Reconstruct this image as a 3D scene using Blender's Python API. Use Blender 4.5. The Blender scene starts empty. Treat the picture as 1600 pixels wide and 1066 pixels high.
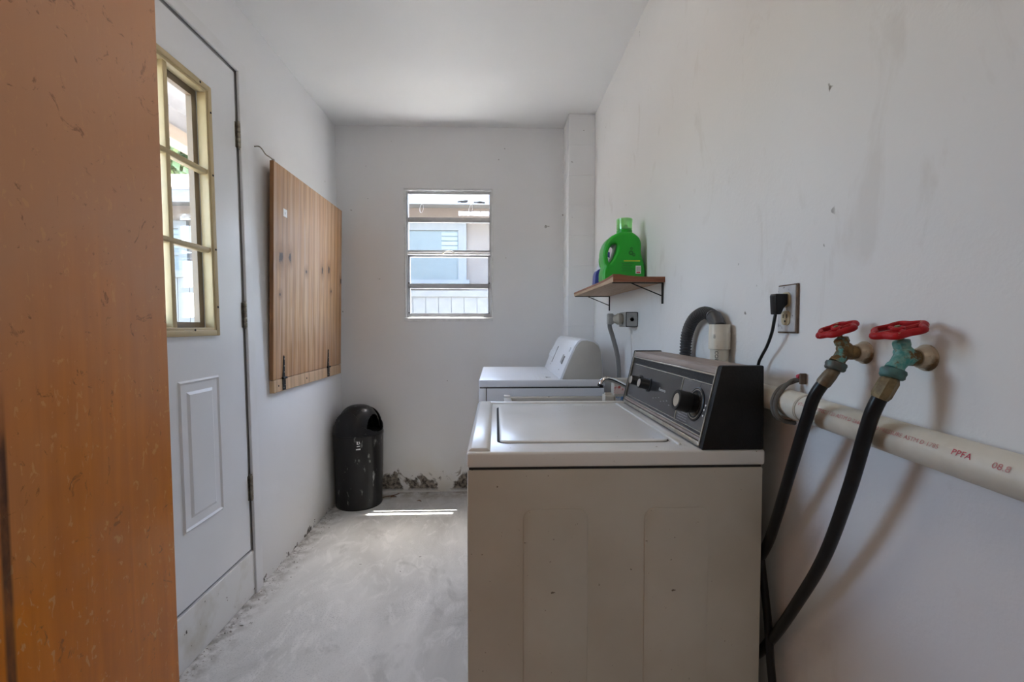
import bpy, bmesh, math, random
from mathutils import Vector, Matrix, Quaternion

random.seed(7)
SC = bpy.context.scene
COL = SC.collection
PI = math.pi

# ------------------------------------------------------------------ camera
cam_d = bpy.data.cameras.new('camera')
cam_d.sensor_width = 36.0
cam_d.lens = 36.0 * 711.0 / 1600.0
cam_d.clip_start = 0.02
cam = bpy.data.objects.new('camera', cam_d)
COL.objects.link(cam)
cam.location = (0, 0, 1.15)
cam.rotation_euler = (math.radians(90 - 1.93), 0, math.radians(-2.01))
SC.camera = cam

# ------------------------------------------------------------------ world, sun, exposure
SC.view_settings.view_transform = 'Standard'
SC.view_settings.look = 'None'
SC.view_settings.gamma = 1.0
SC.view_settings.use_curve_mapping = False
SC.view_settings.exposure = 0.20
SC.cycles.diffuse_bounces = 6
SC.cycles.max_bounces = 14
SC.cycles.caustics_reflective = False
SC.cycles.caustics_refractive = False
SC.cycles.sample_clamp_indirect = 0.0

SKY_STRENGTH = 3.7
SUN_STRENGTH = 46.0
FILL_LAMP_STRENGTH = 8.0  # unseen fill lamp added in the room
HALL_FILL_STRENGTH = 23.0  # unseen fill lamp added behind the camera

w = bpy.data.worlds.new('sky')
SC.world = w
w.use_nodes = True
wn = w.node_tree.nodes
wl = w.node_tree.links
wn.clear()
wo = wn.new('ShaderNodeOutputWorld')
wb = wn.new('ShaderNodeBackground')
ws = wn.new('ShaderNodeTexSky')
ws.sky_type = 'NISHITA'
ws.sun_disc = False
ws.sun_elevation = math.radians(71)
ws.sun_rotation = math.radians(25)
ws.air_density = 1.0
ws.dust_density = 3.0
wb.inputs['Strength'].default_value = SKY_STRENGTH
wl.new(ws.outputs[0], wb.inputs['Color'])
wl.new(wb.outputs[0], wo.inputs['Surface'])

sun_d = bpy.data.lights.new('sun', 'SUN')
sun_d.energy = SUN_STRENGTH
sun_d.angle = math.radians(0.5)
sun_d.color = (1.0, 0.95, 0.87)
sun = bpy.data.objects.new('sun', sun_d)
COL.objects.link(sun)
sun.location = (3, 8, 12)
sun.rotation_euler = Vector((-0.52, -1.0, -3.9)).to_track_quat('-Z', 'Y').to_euler()

def portal(name, loc, rot, sx, sy):
    d = bpy.data.lights.new(name, 'AREA')
    d.shape = 'RECTANGLE'
    d.size, d.size_y = sx, sy
    d.cycles.is_portal = True
    o = bpy.data.objects.new(name, d)
    COL.objects.link(o)
    o.location = loc
    o.rotation_euler = rot
    return o
portal('window_portal', (-0.32, 3.27, 1.63), (math.radians(-90), 0, 0), 0.62, 0.92)
portal('door_glass_portal', (-1.16, 1.44, 1.58), (0, math.radians(-90), 0), 0.92, 0.60)

# ------------------------------------------------------------------ helpers: materials
def nodes_of(name):
    m = bpy.data.materials.new(name)
    m.use_nodes = True
    nt = m.node_tree
    return m, nt, nt.nodes['Principled BSDF']

def setp(b, **k):
    for n, v in k.items():
        b.inputs[n.replace('_', ' ')].default_value = v

def c4(c):
    return (c[0], c[1], c[2], 1.0)

class G:
    """small helper round a node tree"""
    def __init__(s, nt):
        s.nt = nt
    def n(s, t, **k):
        x = s.nt.nodes.new(t)
        for a, v in k.items():
            setattr(x, a, v)
        return x
    def l(s, a, b):
        s.nt.links.new(a, b)
    def coord(s, kind='Object'):
        return s.n('ShaderNodeTexCoord').outputs[kind]
    def pos(s):
        return s.n('ShaderNodeNewGeometry').outputs['Position']
    def mapping(s, vec, scale=(1, 1, 1), rot=(0, 0, 0), loc=(0, 0, 0)):
        m = s.n('ShaderNodeMapping')
        s.l(vec, m.inputs['Vector'])
        m.inputs['Scale'].default_value = scale
        m.inputs['Rotation'].default_value = rot
        m.inputs['Location'].default_value = loc
        return m.outputs[0]
    def noise(s, vec, scale, detail=4.0, rough=0.55, dist=0.0):
        x = s.n('ShaderNodeTexNoise')
        s.l(vec, x.inputs['Vector'])
        x.inputs['Scale'].default_value = scale
        x.inputs['Detail'].default_value = detail
        x.inputs['Roughness'].default_value = rough
        x.inputs['Distortion'].default_value = dist
        return x.outputs['Fac']
    def ramp(s, fac, lo, hi, a=0.0, b=1.0):
        x = s.n('ShaderNodeMapRange')
        s.l(fac, x.inputs['Value'])
        x.inputs['From Min'].default_value = lo
        x.inputs['From Max'].default_value = hi
        x.inputs['To Min'].default_value = a
        x.inputs['To Max'].default_value = b
        return x.outputs[0]
    def math(s, op, a, b=None):
        x = s.n('ShaderNodeMath', operation=op)
        for i, v in enumerate((a, b)):
            if v is None:
                continue
            if isinstance(v, (int, float)):
                x.inputs[i].default_value = v
            else:
                s.l(v, x.inputs[i])
        return x.outputs[0]
    def mix(s, fac, a, b):
        x = s.n('ShaderNodeMix', data_type='RGBA')
        if isinstance(fac, (int, float)):
            x.inputs[0].default_value = fac
        else:
            s.l(fac, x.inputs[0])
        for sock, v in ((x.inputs[6], a), (x.inputs[7], b)):
            if isinstance(v, tuple):
                sock.default_value = c4(v)
            else:
                s.l(v, sock)
        return x.outputs[2]
    def sep(s, vec):
        x = s.n('ShaderNodeSeparateXYZ')
        s.l(vec, x.inputs[0])
        return x.outputs
    def bump(s, h, strength, dist, b):
        x = s.n('ShaderNodeBump')
        x.inputs['Strength'].default_value = strength
        x.inputs['Distance'].default_value = dist
        s.l(h, x.inputs['Height'])
        s.l(x.outputs[0], b.inputs['Normal'])

def mat(name, col, rough=0.5, metal=0.0, col2=None, scale=8.0, lo=0.4, hi=0.65, bump=0.0, bscale=60.0, spec=0.5,
        stretch=(1, 1, 1), detail=5.0, speck=None, sscale=120.0, slo=0.70, shi=0.74):
    m, nt, b = nodes_of(name)
    g = G(nt)
    setp(b, Roughness=rough, Metallic=metal)
    b.inputs['Specular IOR Level'].default_value = spec
    v = g.mapping(g.coord(), stretch)
    c = None
    if col2 is None:
        col2 = tuple(x * 0.88 for x in col)
    c = g.mix(g.ramp(g.noise(v, scale, detail), lo, hi), col, col2)
    if speck:
        c = g.mix(g.ramp(g.noise(v, sscale, 3.0), slo, shi), c, speck)
    g.l(c, b.inputs['Base Color'])
    if bump:
        g.bump(g.noise(v, bscale, 4.0), bump, 0.004, b)
    return m

def paint(name, col, stains=None, bumpy=0.12, nicks=1.0):
    """matte wall paint; stains: 'back' peeling at the foot, 'left' damp foot and specks"""
    m, nt, b = nodes_of(name)
    g = G(nt)
    setp(b, Roughness=0.55)
    b.inputs['Specular IOR Level'].default_value = 0.3
    p = g.pos()
    c = g.mix(g.ramp(g.noise(p, 1.3, 4), 0.35, 0.7), col, tuple(x * 0.965 for x in col))
    # small nicks
    nick = g.math('MULTIPLY', g.ramp(g.noise(p, 26, 2, 0.4), 0.765, 0.785), g.ramp(g.noise(p, 2.7, 2), 0.52, 0.58))
    c = g.mix(g.math('MULTIPLY', nick, nicks), c, (0.26, 0.24, 0.22))
    x, y, z = g.sep(p)[0:3]
    if stains == 'back':
        damp = g.math('MULTIPLY', g.ramp(z, 0.32, 0.05), g.ramp(g.noise(p, 4.5, 4), 0.35, 0.65))
        c = g.mix(g.math('MULTIPLY', damp, 0.5), c, (0.62, 0.54, 0.40))
        n1 = g.noise(g.mapping(p, (1.15, 1, 0.9)), 7.0, 8, 0.62, 0.9)
        big = g.ramp(g.noise(g.mapping(p, (1, 1, 0.3), loc=(0.13, 0, 0)), 3.6, 2), 0.40, 0.60, -0.17, 0.05)
        peel = g.ramp(g.math('SUBTRACT', g.math('ADD', n1, big), g.math('MULTIPLY', z, 1.2)), 0.335, 0.395)
        edge = g.ramp(z, 0.005, 0.03)
        dirt = g.mix(g.ramp(g.noise(p, 45, 5), 0.38, 0.62), (0.06, 0.05, 0.042), (0.34, 0.29, 0.24))
        c = g.mix(g.math('MULTIPLY', peel, edge), c, dirt)
    elif stains == 'left':
        damp = g.math('MULTIPLY', g.ramp(z, 0.30, 0.02), g.ramp(y, 2.2, 3.0, 0.25, 1.0))
        damp = g.math('MULTIPLY', damp, g.ramp(g.noise(p, 5, 4), 0.3, 0.6))
        c = g.mix(g.math('MULTIPLY', damp, 0.45), c, (0.62, 0.55, 0.40))
        n1 = g.noise(g.mapping(p, (1, 1, 1.3)), 17, 5, 0.6, 0.4)
        peel = g.ramp(g.math('SUBTRACT', n1, g.math('MULTIPLY', z, 1.9)), 0.545, 0.575)
        dirt = g.mix(g.ramp(g.noise(p, 60, 4), 0.4, 0.6), (0.05, 0.045, 0.04), (0.34, 0.31, 0.28))
        c = g.mix(peel, c, dirt)
    elif stains == 'right':
        sm = g.math('MULTIPLY', g.ramp(g.noise(g.mapping(p, (1, 2.2, 1)), 3.4, 5, 0.6, 1.2), 0.60, 0.72), 0.16)
        c = g.mix(sm, c, (0.40, 0.34, 0.27))
    g.l(c, b.inputs['Base Color'])
    h = g.math('ADD', g.noise(p, 9, 3), g.math('MULTIPLY', g.noise(p, 120, 3), 0.25))
    g.bump(h, bumpy, 0.01, b)
    return m

M = {}
M['wall'] = paint('wall_paint', (0.80, 0.80, 0.81))
M['wall_back'] = paint('wall_paint_back', (0.80, 0.80, 0.81), 'back')
M['wall_left'] = paint('wall_paint_left', (0.80, 0.80, 0.81), 'left')
M['wall_right'] = paint('wall_paint_right', (0.80, 0.79, 0.78), 'right', 0.2)
M['ceiling'] = paint('ceiling_paint', (0.84, 0.84, 0.84), None, 0.05, 0.0)
M['door_white'] = mat('white_door_paint', (0.80, 0.81, 0.83), 0.38, col2=(0.77, 0.78, 0.80), scale=3)
M['trim'] = mat('white_trim_paint', (0.80, 0.80, 0.81), 0.45, col2=(0.74, 0.74, 0.74), scale=5)
M['sill_paint'] = mat('dirty_sill_paint', (0.80, 0.80, 0.79), 0.6, col2=(0.60, 0.57, 0.50), scale=7, lo=0.5, hi=0.75,
                      speck=(0.06, 0.05, 0.045), sscale=28, slo=0.69, shi=0.71)
M['jamb'] = mat('grey_jamb_paint', (0.45, 0.45, 0.45), 0.6)
M['gap'] = mat('dark_gap', (0.03, 0.03, 0.03), 0.9)
M['tan'] = mat('tan_plastic', (0.55, 0.435, 0.245), 0.45, col2=(0.50, 0.39, 0.21), scale=9)
M['tan_dark'] = mat('tan_plastic_outer', (0.24, 0.17, 0.11), 0.5)
M['nickel'] = mat('worn_nickel', (0.42, 0.39, 0.33), 0.38, 0.9, col2=(0.22, 0.19, 0.15), scale=40)
M['alu'] = mat('mill_aluminium', (0.55, 0.56, 0.58), 0.42, 0.75, col2=(0.45, 0.46, 0.48), scale=12)
M['alu_white'] = mat('chalky_aluminium', (0.80, 0.80, 0.80), 0.5, 0.1, col2=(0.66, 0.66, 0.66), scale=20)
M['black_plastic'] = mat('black_plastic', (0.009, 0.009, 0.010), 0.32, spec=0.3)
M['chrome'] = mat('chrome', (0.75, 0.75, 0.75), 0.12, 1.0)
M['white_plastic'] = mat('white_plastic', (0.80, 0.80, 0.80), 0.4)
M['ink_red'] = mat('red_ink', (0.60, 0.06, 0.10), 0.6)
M['ink_white'] = mat('white_ink', (0.85, 0.85, 0.85), 0.5)
M['ink_black'] = mat('black_ink', (0.03, 0.03, 0.03), 0.6)
M['ink_grey'] = mat('grey_ink', (0.35, 0.35, 0.36), 0.6)

def glass(name, tint=(1, 1, 1), gloss=0.06, rough=0.02, dirt=None):
    m = bpy.data.materials.new(name)
    m.use_nodes = True
    nt = m.node_tree
    nt.nodes.clear()
    g = G(nt)
    o = g.n('ShaderNodeOutputMaterial')
    t = g.n('ShaderNodeBsdfTransparent')
    t.inputs['Color'].default_value = c4(tint)
    s = g.n('ShaderNodeBsdfGlossy')
    s.inputs['Roughness'].default_value = rough
    mx = g.n('ShaderNodeMixShader')
    mx.inputs[0].default_value = gloss
    g.l(t.outputs[0], mx.inputs[1])
    g.l(s.outputs[0], mx.inputs[2])
    out = mx.outputs[0]
    if dirt:
        d = g.n('ShaderNodeBsdfDiffuse')
        d.inputs['Color'].default_value = c4((0.8, 0.8, 0.8))
        m2 = g.n('ShaderNodeMixShader')
        p = g.pos()
        f = g.ramp(g.noise(p, 9, 5, 0.6), 0.45, 0.75, dirt * 0.4, dirt)
        g.l(f, m2.inputs[0])
        g.l(out, m2.inputs[1])
        g.l(d.outputs[0], m2.inputs[2])
        out = m2.outputs[0]
    g.l(out, o.inputs['Surface'])
    return m
M['glass'] = glass('window_glass', (0.94, 0.96, 0.96), 0.02, 0.25, 0.05)
M['glass_clear'] = glass('door_glass', (0.93, 0.95, 0.94), 0.05, 0.01, 0.05)
M['lens'] = glass('console_lens', (0.86, 0.86, 0.86), 0.10, 0.08, 0.06)
M['cap_clear'] = glass('clear_green_plastic', (0.66, 0.97, 0.62), 0.12, 0.12, 0.15)

def translucent(name, col):
    m = bpy.data.materials.new(name)
    m.use_nodes = True
    nt = m.node_tree
    nt.nodes.clear()
    g = G(nt)
    o = g.n('ShaderNodeOutputMaterial')
    a = g.n('ShaderNodeBsdfTranslucent')
    a.inputs['Color'].default_value = c4(col)
    b = g.n('ShaderNodeBsdfTransparent')
    mx = g.n('ShaderNodeMixShader')
    g.l(g.ramp(g.noise(g.pos(), 30, 4), 0.40, 0.62, 0.05, 0.55), mx.inputs[0])
    g.l(b.outputs[0], mx.inputs[1])
    g.l(a.outputs[0], mx.inputs[2])
    g.l(mx.outputs[0], o.inputs['Surface'])
    return m
M['tape'] = translucent('old_tape', (0.85, 0.85, 0.85))

def floor_mat():
    m, nt, b = nodes_of('concrete_floor')
    g = G(nt)
    p = g.pos()
    c = g.mix(g.ramp(g.noise(g.mapping(p, (1.0, 0.55, 1)), 2.2, 7, 0.6, 0.8), 0.34, 0.68), (0.72, 0.715, 0.705), (0.50, 0.495, 0.485))
    c = g.mix(g.math('MULTIPLY', g.ramp(g.noise(g.mapping(p, (2, 1, 1), loc=(4, 2, 0)), 5.5, 6, 0.65, 1.6), 0.52, 0.70), 0.75), c, (0.78, 0.77, 0.76))
    c = g.mix(g.math('MULTIPLY', g.ramp(g.noise(g.mapping(p, (1, 0.5, 1), loc=(1, 7, 0)), 3.4, 5, 0.6, 2.2), 0.60, 0.68), 0.35), c, (0.34, 0.335, 0.33))
    c = g.mix(g.math('MULTIPLY', g.ramp(g.noise(p, 170, 3, 0.6), 0.52, 0.66), g.ramp(g.noise(p, 2.1, 3), 0.42, 0.62, 0.05, 0.6)), c, (0.38, 0.38, 0.39))
    c = g.mix(g.math('MULTIPLY', g.ramp(g.noise(p, 30, 3, 0.5), 0.735, 0.755), 0.8), c, (0.10, 0.09, 0.085))
    # grime along the foot of the left and back walls
    x, y, z = g.sep(p)[0:3]
    gl = g.math('MULTIPLY', g.ramp(x, -0.92, -1.04), g.ramp(g.noise(p, 24, 5), 0.42, 0.62))
    gb = g.math('MULTIPLY', g.ramp(y, 2.92, 3.13), g.ramp(g.noise(p, 14, 5), 0.38, 0.62))
    c = g.mix(g.math('MULTIPLY', gl, 0.75), c, (0.17, 0.15, 0.13))
    c = g.mix(g.math('MULTIPLY', gb, 0.8), c, (0.25, 0.20, 0.15))
    g.l(c, b.inputs['Base Color'])
    setp(b, Roughness=0.62)
    b.inputs['Specular IOR Level'].default_value = 0.35
    g.bump(g.math('ADD', g.noise(p, 14, 5), g.math('MULTIPLY', g.noise(p, 150, 3), 0.4)), 0.18, 0.006, b)
    return m
M['floor'] = floor_mat()

# ------------------------------------------------------------------ helpers: meshes
def prep(bm=None):
    return bm if bm is not None else bmesh.new()

def addbox(bm, x0, x1, y0, y1, z0, z1, bev=0.0, seg=2):
    bm = prep(bm)
    t = bmesh.new()
    bmesh.ops.create_cube(t, size=1.0)
    for v in t.verts:
        v.co = Vector(((x0 + x1) / 2 + v.co.x * (x1 - x0), (y0 + y1) / 2 + v.co.y * (y1 - y0), (z0 + z1) / 2 + v.co.z * (z1 - z0)))
    if bev:
        bmesh.ops.bevel(t, geom=list(t.edges), offset=bev, segments=seg, affect='EDGES', profile=0.5)
    merge(bm, t)
    return bm

def merge(bm, t):
    me = bpy.data.meshes.new('tmp')
    t.to_mesh(me)
    t.free()
    bm.from_mesh(me)
    bpy.data.meshes.remove(me)

def addprism(bm, poly, axis, a, b, bev=0.0, seg=2):
    """poly: 2D outline in the two other axes (in x,y,z order), pulled from a to b along axis"""
    bm = prep(bm)
    t = bmesh.new()
    def pt(p, h):
        if axis == 'x':
            return (h, p[0], p[1])
        if axis == 'y':
            return (p[0], h, p[1])
        return (p[0], p[1], h)
    va = [t.verts.new(pt(p, a)) for p in poly]
    vb = [t.verts.new(pt(p, b)) for p in poly]
    n = len(poly)
    t.faces.new(va)
    t.faces.new(vb[::-1])
    for i in range(n):
        t.faces.new((va[i], vb[i], vb[(i + 1) % n], va[(i + 1) % n]))
    bmesh.ops.recalc_face_normals(t, faces=list(t.faces))
    if bev:
        bmesh.ops.bevel(t, geom=list(t.edges), offset=bev, segments=seg, affect='EDGES', profile=0.5)
    merge(bm, t)
    return bm

def frame_of(axis):
    z = Vector(axis).normalized()
    x = z.orthogonal().normalized()
    return x, z.cross(x), z

def addlathe(bm, prof, base, axis=(0, 0, 1), n=24, squash=(1, 1), ref=None, cap=True):
    """prof: list of (radius, height along axis)"""
    bm = prep(bm)
    x, y, z = frame_of(axis)
    if ref is not None:
        x = (Vector(ref) - z * Vector(ref).dot(z)).normalized()
        y = z.cross(x)
    base = Vector(base)
    rings = []
    for r, h in prof:
        if r < 1e-6:
            rings.append([bm.verts.new(base + z * h)])
        else:
            rings.append([bm.verts.new(base + z * h + x * (r * squash[0] * math.cos(2 * PI * i / n)) + y * (r * squash[1] * math.sin(2 * PI * i / n))) for i in range(n)])
    fs = []
    for a, b in zip(rings, rings[1:]):
        if len(a) == 1 and len(b) == 1:
            continue
        for i in range(n):
            j = (i + 1) % n
            if len(a) == 1:
                fs.append(bm.faces.new((a[0], b[i], b[j])))
            elif len(b) == 1:
                fs.append(bm.faces.new((a[i], b[0], a[j])))
            else:
                fs.append(bm.faces.new((a[i], b[i], b[j], a[j])))
    if cap:
        if len(rings[0]) > 1:
            fs.append(bm.faces.new(rings[0]))
        if len(rings[-1]) > 1:
            fs.append(bm.faces.new(rings[-1][::-1]))
    bmesh.ops.recalc_face_normals(bm, faces=fs)
    return bm

def spline(pts, k=8):
    """Catmull-Rom through the points"""
    P = [Vector(p) for p in pts]
    P = [P[0] * 2 - P[1]] + P + [P[-1] * 2 - P[-2]]
    out = []
    for i in range(1, len(P) - 2):
        for j in range(k):
            t = j / k
            a, b, c, d = P[i - 1], P[i], P[i + 1], P[i + 2]
            out.append(0.5 * ((2 * b) + (c - a) * t + (2 * a - 5 * b + 4 * c - d) * t * t + (3 * b - a - 3 * c + d) * t ** 3))
    out.append(P[-2].copy())
    return out

def addtube(bm, pts, r, n=12, squash=(1, 1), up=None, cap=True):
    """r: number or function of the fraction along the curve"""
    bm = prep(bm)
    pts = [Vector(p) for p in pts]
    m = len(pts)
    tang = []
    for i in range(m):
        tang.append((pts[min(i + 1, m - 1)] - pts[max(i - 1, 0)]).normalized())
    nx = Vector(up).cross(tang[0]).normalized() if up else tang[0].orthogonal().normalized()
    rings = []
    for i in range(m):
        if i:
            q = tang[i - 1].rotation_difference(tang[i])
            nx = q @ nx
        nx = (nx - tang[i] * nx.dot(tang[i])).normalized()
        ny = tang[i].cross(nx)
        rr = r(i / (m - 1), i) if callable(r) else r
        rings.append([bm.verts.new(pts[i] + nx * (rr * squash[0] * math.cos(2 * PI * k / n)) + ny * (rr * squash[1] * math.sin(2 * PI * k / n))) for k in range(n)])
    fs = []
    for a, b in zip(rings, rings[1:]):
        for k in range(n):
            j = (k + 1) % n
            fs.append(bm.faces.new((a[k], a[j], b[j], b[k])))
    if cap:
        fs.append(bm.faces.new(rings[0][::-1]))
        fs.append(bm.faces.new(rings[-1]))
    bmesh.ops.recalc_face_normals(bm, faces=fs)
    return bm

def lean(bm, x0=-1.04, k=0.016):
    """left wall coordinates (distance off the wall, y, z) to room coordinates: the wall leans out slightly"""
    for v in bm.verts:
        v.co.x += x0 - k * v.co.z
    return bm

def rrect(x0, x1, y0, y1, r, n=5):
    out = []
    for cx, cy, a in ((x1 - r, y1 - r, 0), (x0 + r, y1 - r, 90), (x0 + r, y0 + r, 180), (x1 - r, y0 + r, 270)):
        for i in range(n + 1):
            t = math.radians(a + 90 * i / n)
            out.append((cx + r * math.cos(t), cy + r * math.sin(t)))
    return out

# ------------------------------------------------------------------ helpers: objects
def worldpos(o):
    p = Vector((0, 0, 0))
    while o is not None:
        p += o.location
        o = o.parent
    return p

def obj(name, bm, m, parent=None, smooth=True, angle=35, label=None):
    if isinstance(m, str):
        m = M[m]
    vs = [v.co for v in bm.verts]
    org = Vector(((min(v.x for v in vs) + max(v.x for v in vs)) / 2, (min(v.y for v in vs) + max(v.y for v in vs)) / 2, min(v.z for v in vs)))
    for v in bm.verts:
        v.co -= org
    me = bpy.data.meshes.new(name)
    bm.to_mesh(me)
    bm.free()
    for mm in (m if isinstance(m, (list, tuple)) else [m]):
        me.materials.append(mm)
    if smooth:
        me.polygons.foreach_set('use_smooth', [True] * len(me.polygons))
        try:
            me.set_sharp_from_angle(angle=math.radians(angle))
        except Exception:
            pass
    o = bpy.data.objects.new(name, me)
    COL.objects.link(o)
    o.parent = parent
    o.location = org - (worldpos(parent) if parent is not None else Vector((0, 0, 0)))
    if label:
        o['label'] = label
    return o

def thing(name, label, cat, loc, group=None):
    o = bpy.data.objects.new(name, None)
    o.empty_display_size = 0.05
    COL.objects.link(o)
    o.location = loc
    o['label'] = label
    o['category'] = cat
    if group:
        o['group'] = group
    return o

def tag(o, label, cat, group=None, kind=None):
    o['label'] = label
    o['category'] = cat
    if group:
        o['group'] = group
    if kind:
        o['kind'] = kind
    return o

def structure(o, label, cat):
    o['kind'] = 'structure'
    o['label'] = label
    o['category'] = cat
    return o

def sempty(name, label, cat, loc):
    o = thing(name, label, cat, loc)
    o['kind'] = 'structure'
    return o

def copyof(o, parent, delta):
    c = o.copy()
    COL.objects.link(c)
    c.parent = parent
    c.location = o.location + Vector(delta)
    return c

def text_bm(body, size, extrude=0.0):
    """flat lettering in the XY plane, starting at the origin, as a bmesh"""
    cu = bpy.data.curves.new('lettering', 'FONT')
    cu.body = body
    cu.size = size
    cu.extrude = extrude
    cu.resolution_u = 2
    o = bpy.data.objects.new('lettering_tmp', cu)
    COL.objects.link(o)
    bpy.context.view_layer.update()
    me = bpy.data.meshes.new_from_object(o.evaluated_get(bpy.context.evaluated_depsgraph_get()))
    bm = bmesh.new()
    bm.from_mesh(me)
    bpy.data.meshes.remove(me)
    bpy.data.objects.remove(o)
    bpy.data.curves.remove(cu)
    return bm

def xform(bm, mtx):
    bmesh.ops.transform(bm, matrix=mtx, verts=list(bm.verts))
    return bm

def basis(o, ex, ey, ez):
    m = Matrix.Identity(4)
    for i, e in enumerate((ex, ey, ez)):
        for r in range(3):
            m[r][i] = e[r]
    for r in range(3):
        m[r][3] = o[r]
    return m

# ================================================================== ROOM SHELL
XR, YB, ZC, YN = 0.63, 3.13, 2.49, -0.05
ZW = ZC

# floor (runs on into the room behind the camera)
structure(obj('floor', addbox(None, -1.35, 1.6, -2.4, YB + 0.14, -0.12, 0.0), 'floor', smooth=False),
          'worn grey concrete floor with dirt along the walls', 'floor')
structure(obj('ceiling', addbox(None, -1.40, 1.7, -2.5, 3.38, ZC, ZC + 0.14), 'ceiling', smooth=False),
          'plain white painted ceiling', 'ceiling')

# left wall with the opening of the outside door
DY0, DY1, DZ0, DZ1 = 0.93, 1.945, 0.20, 2.19
bm = bmesh.new()
addbox(bm, -0.13, 0, -0.15, DY0 - 0.03, 0, ZW + 0.02)
addbox(bm, -0.13, 0, DY1 + 0.03, YB + 0.12, 0, ZW + 0.02)
addbox(bm, -0.13, 0, DY0 - 0.03, DY1 + 0.03, DZ1 + 0.03, ZW + 0.02)
structure(obj('wall_left', lean(bm), 'wall_left', smooth=False), 'white painted wall on the left with stained foot', 'wall')

# back wall with the window opening
WX0, WX1, WZ0, WZ1 = -0.625, -0.02, 1.182, 2.078
bm = bmesh.new()
addbox(bm, -1.25, WX0, YB, YB + 0.12, 0, ZW)
addbox(bm, WX1, XR + 0.12, YB, YB + 0.12, 0, ZW)
addbox(bm, WX0, WX1, YB, YB + 0.12, 0, WZ0)
addbox(bm, WX0, WX1, YB, YB + 0.12, WZ1, ZW)
structure(obj('wall_back', bm, 'wall_back', smooth=False), 'white back wall with peeling mouldy paint at the floor', 'wall')

structure(obj('wall_right', addbox(None, XR, XR + 0.12, -0.15, YB + 0.12, 0, ZW), 'wall_right', smooth=False),
          'white painted wall on the right with pipes and outlets', 'wall')

# near wall round the doorway the camera stands in, and the plain room behind it
bm = bmesh.new()
addbox(bm, -1.25, -0.52, -0.17, YN, 0, ZW)
addbox(bm, 0.50, XR, -0.17, YN, 0, ZW)
addbox(bm, -0.52, 0.50, -0.17, YN, 2.06, ZW)
structure(obj('wall_front', bm, 'wall', smooth=False), 'white wall with the inner doorway behind the camera', 'wall')
bm = bmesh.new()
addbox(bm, -1.35, -1.25, -2.4, -0.15, 0, ZW)
addbox(bm, 1.5, 1.6, -2.4, -0.15, 0, ZW)
addbox(bm, XR, 1.6, -0.17, -0.05, 0, ZW)
addbox(bm, -1.35, 1.6, -2.5, -2.4, 0, ZW)
structure(obj('wall_hall', bm, 'wall', smooth=False), 'plain white walls of the next room behind the camera', 'wall')

# corner column of painted blocks
CX0, CY0 = 0.462, 2.91
colo = sempty('wall_column', 'painted block column in the back right corner', 'column', ((CX0 + XR) / 2, (CY0 + YB) / 2, 0))
obj('column_core', addbox(None, CX0 + 0.0015, XR, CY0 + 0.0015, YB, 0, ZC), 'wall', colo, smooth=False)
b0 = None
hh = 0.1915
for i in range(13):
    if b0 is None:
        b0 = obj('block', addbox(None, CX0, XR - 0.0005, CY0, YB - 0.001, 0.001, hh - 0.001, 0.0018, 1), 'wall', colo)
    else:
        copyof(b0, colo, (0, 0, hh * i))

# casing (trim) round the outside door, sill board under it
bm = bmesh.new()
addbox(bm, 0, 0.012, DY1 + 0.012, DY1 + 0.068, 0.0, DZ1 + 0.062, 0.002, 1)
addbox(bm, 0, 0.012, DY0 - 0.068, DY0 - 0.015, 0.0, DZ1 + 0.062, 0.002, 1)
addbox(bm, 0, 0.0118, DY0 - 0.02, DY1 + 0.02, DZ1 + 0.012, DZ1 + 0.062, 0.002, 1)
structure(obj('trim_1', lean(bm), 'trim'), 'flat white casing around the outside door', 'trim')
bm = bmesh.new()
addbox(bm, -0.12, -0.006, DY0 - 0.03, DY0 - 0.001, DZ0 - 0.02, DZ1 + 0.001)
addbox(bm, -0.12, -0.006, DY1 + 0.001, DY1 + 0.03, DZ0 - 0.02, DZ1 + 0.001)
addbox(bm, -0.12, -0.006, DY0 - 0.03, DY1 + 0.03, DZ1 + 0.001, DZ1 + 0.03)
structure(obj('trim_2', lean(bm), 'jamb', smooth=False), 'grey edge of the door jamb beside the white door', 'trim')
bm = addbox(None, -0.12, 0.004, DY0 - 0.015, DY1 + 0.014, 0.0, DZ0 - 0.012, 0.003, 1)
structure(obj('trim_3', lean(bm), 'sill_paint'), 'dirty white board below the outside door at the floor', 'trim')
bm = addbox(None, -0.10, -0.004, DY0 - 0.003, DY1 + 0.003, DZ0 - 0.016, DZ0 - 0.004)
addbox(bm, -0.05, 0.001, DY0, DY1, DZ0 - 0.0125, DZ0 - 0.0055)
structure(obj('trim_4', lean(bm), 'alu', smooth=False), 'metal threshold strip under the white door', 'trim')

# ------------------------------------------------------------------ the white outside door
door = sempty('door_1', 'white panelled outside door with tan framed glass', 'door', (-1.055, (DY0 + DY1) / 2, DZ0))
LY0, LY1, LZ0, LZ1 = 1.115, 1.765, 1.113, 2.035      # glazed part, outer edge of its frame
bm = bmesh.new()
T0, T1 = -0.044, 0.0
addbox(bm, T0, T1, DY0 + 0.004, LY0 + 0.02, DZ0, DZ1)
addbox(bm, T0, T1, LY1 - 0.02, DY1 - 0.004, DZ0, DZ1)
addbox(bm, T0, T1, LY0 + 0.02, LY1 - 0.02, DZ0, LZ0 + 0.02)
addbox(bm, T0, T1, LY0 + 0.02, LY1 - 0.02, LZ1 - 0.02, DZ1)
obj('slab', lean(bm), 'door_white', door, smooth=False)
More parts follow.
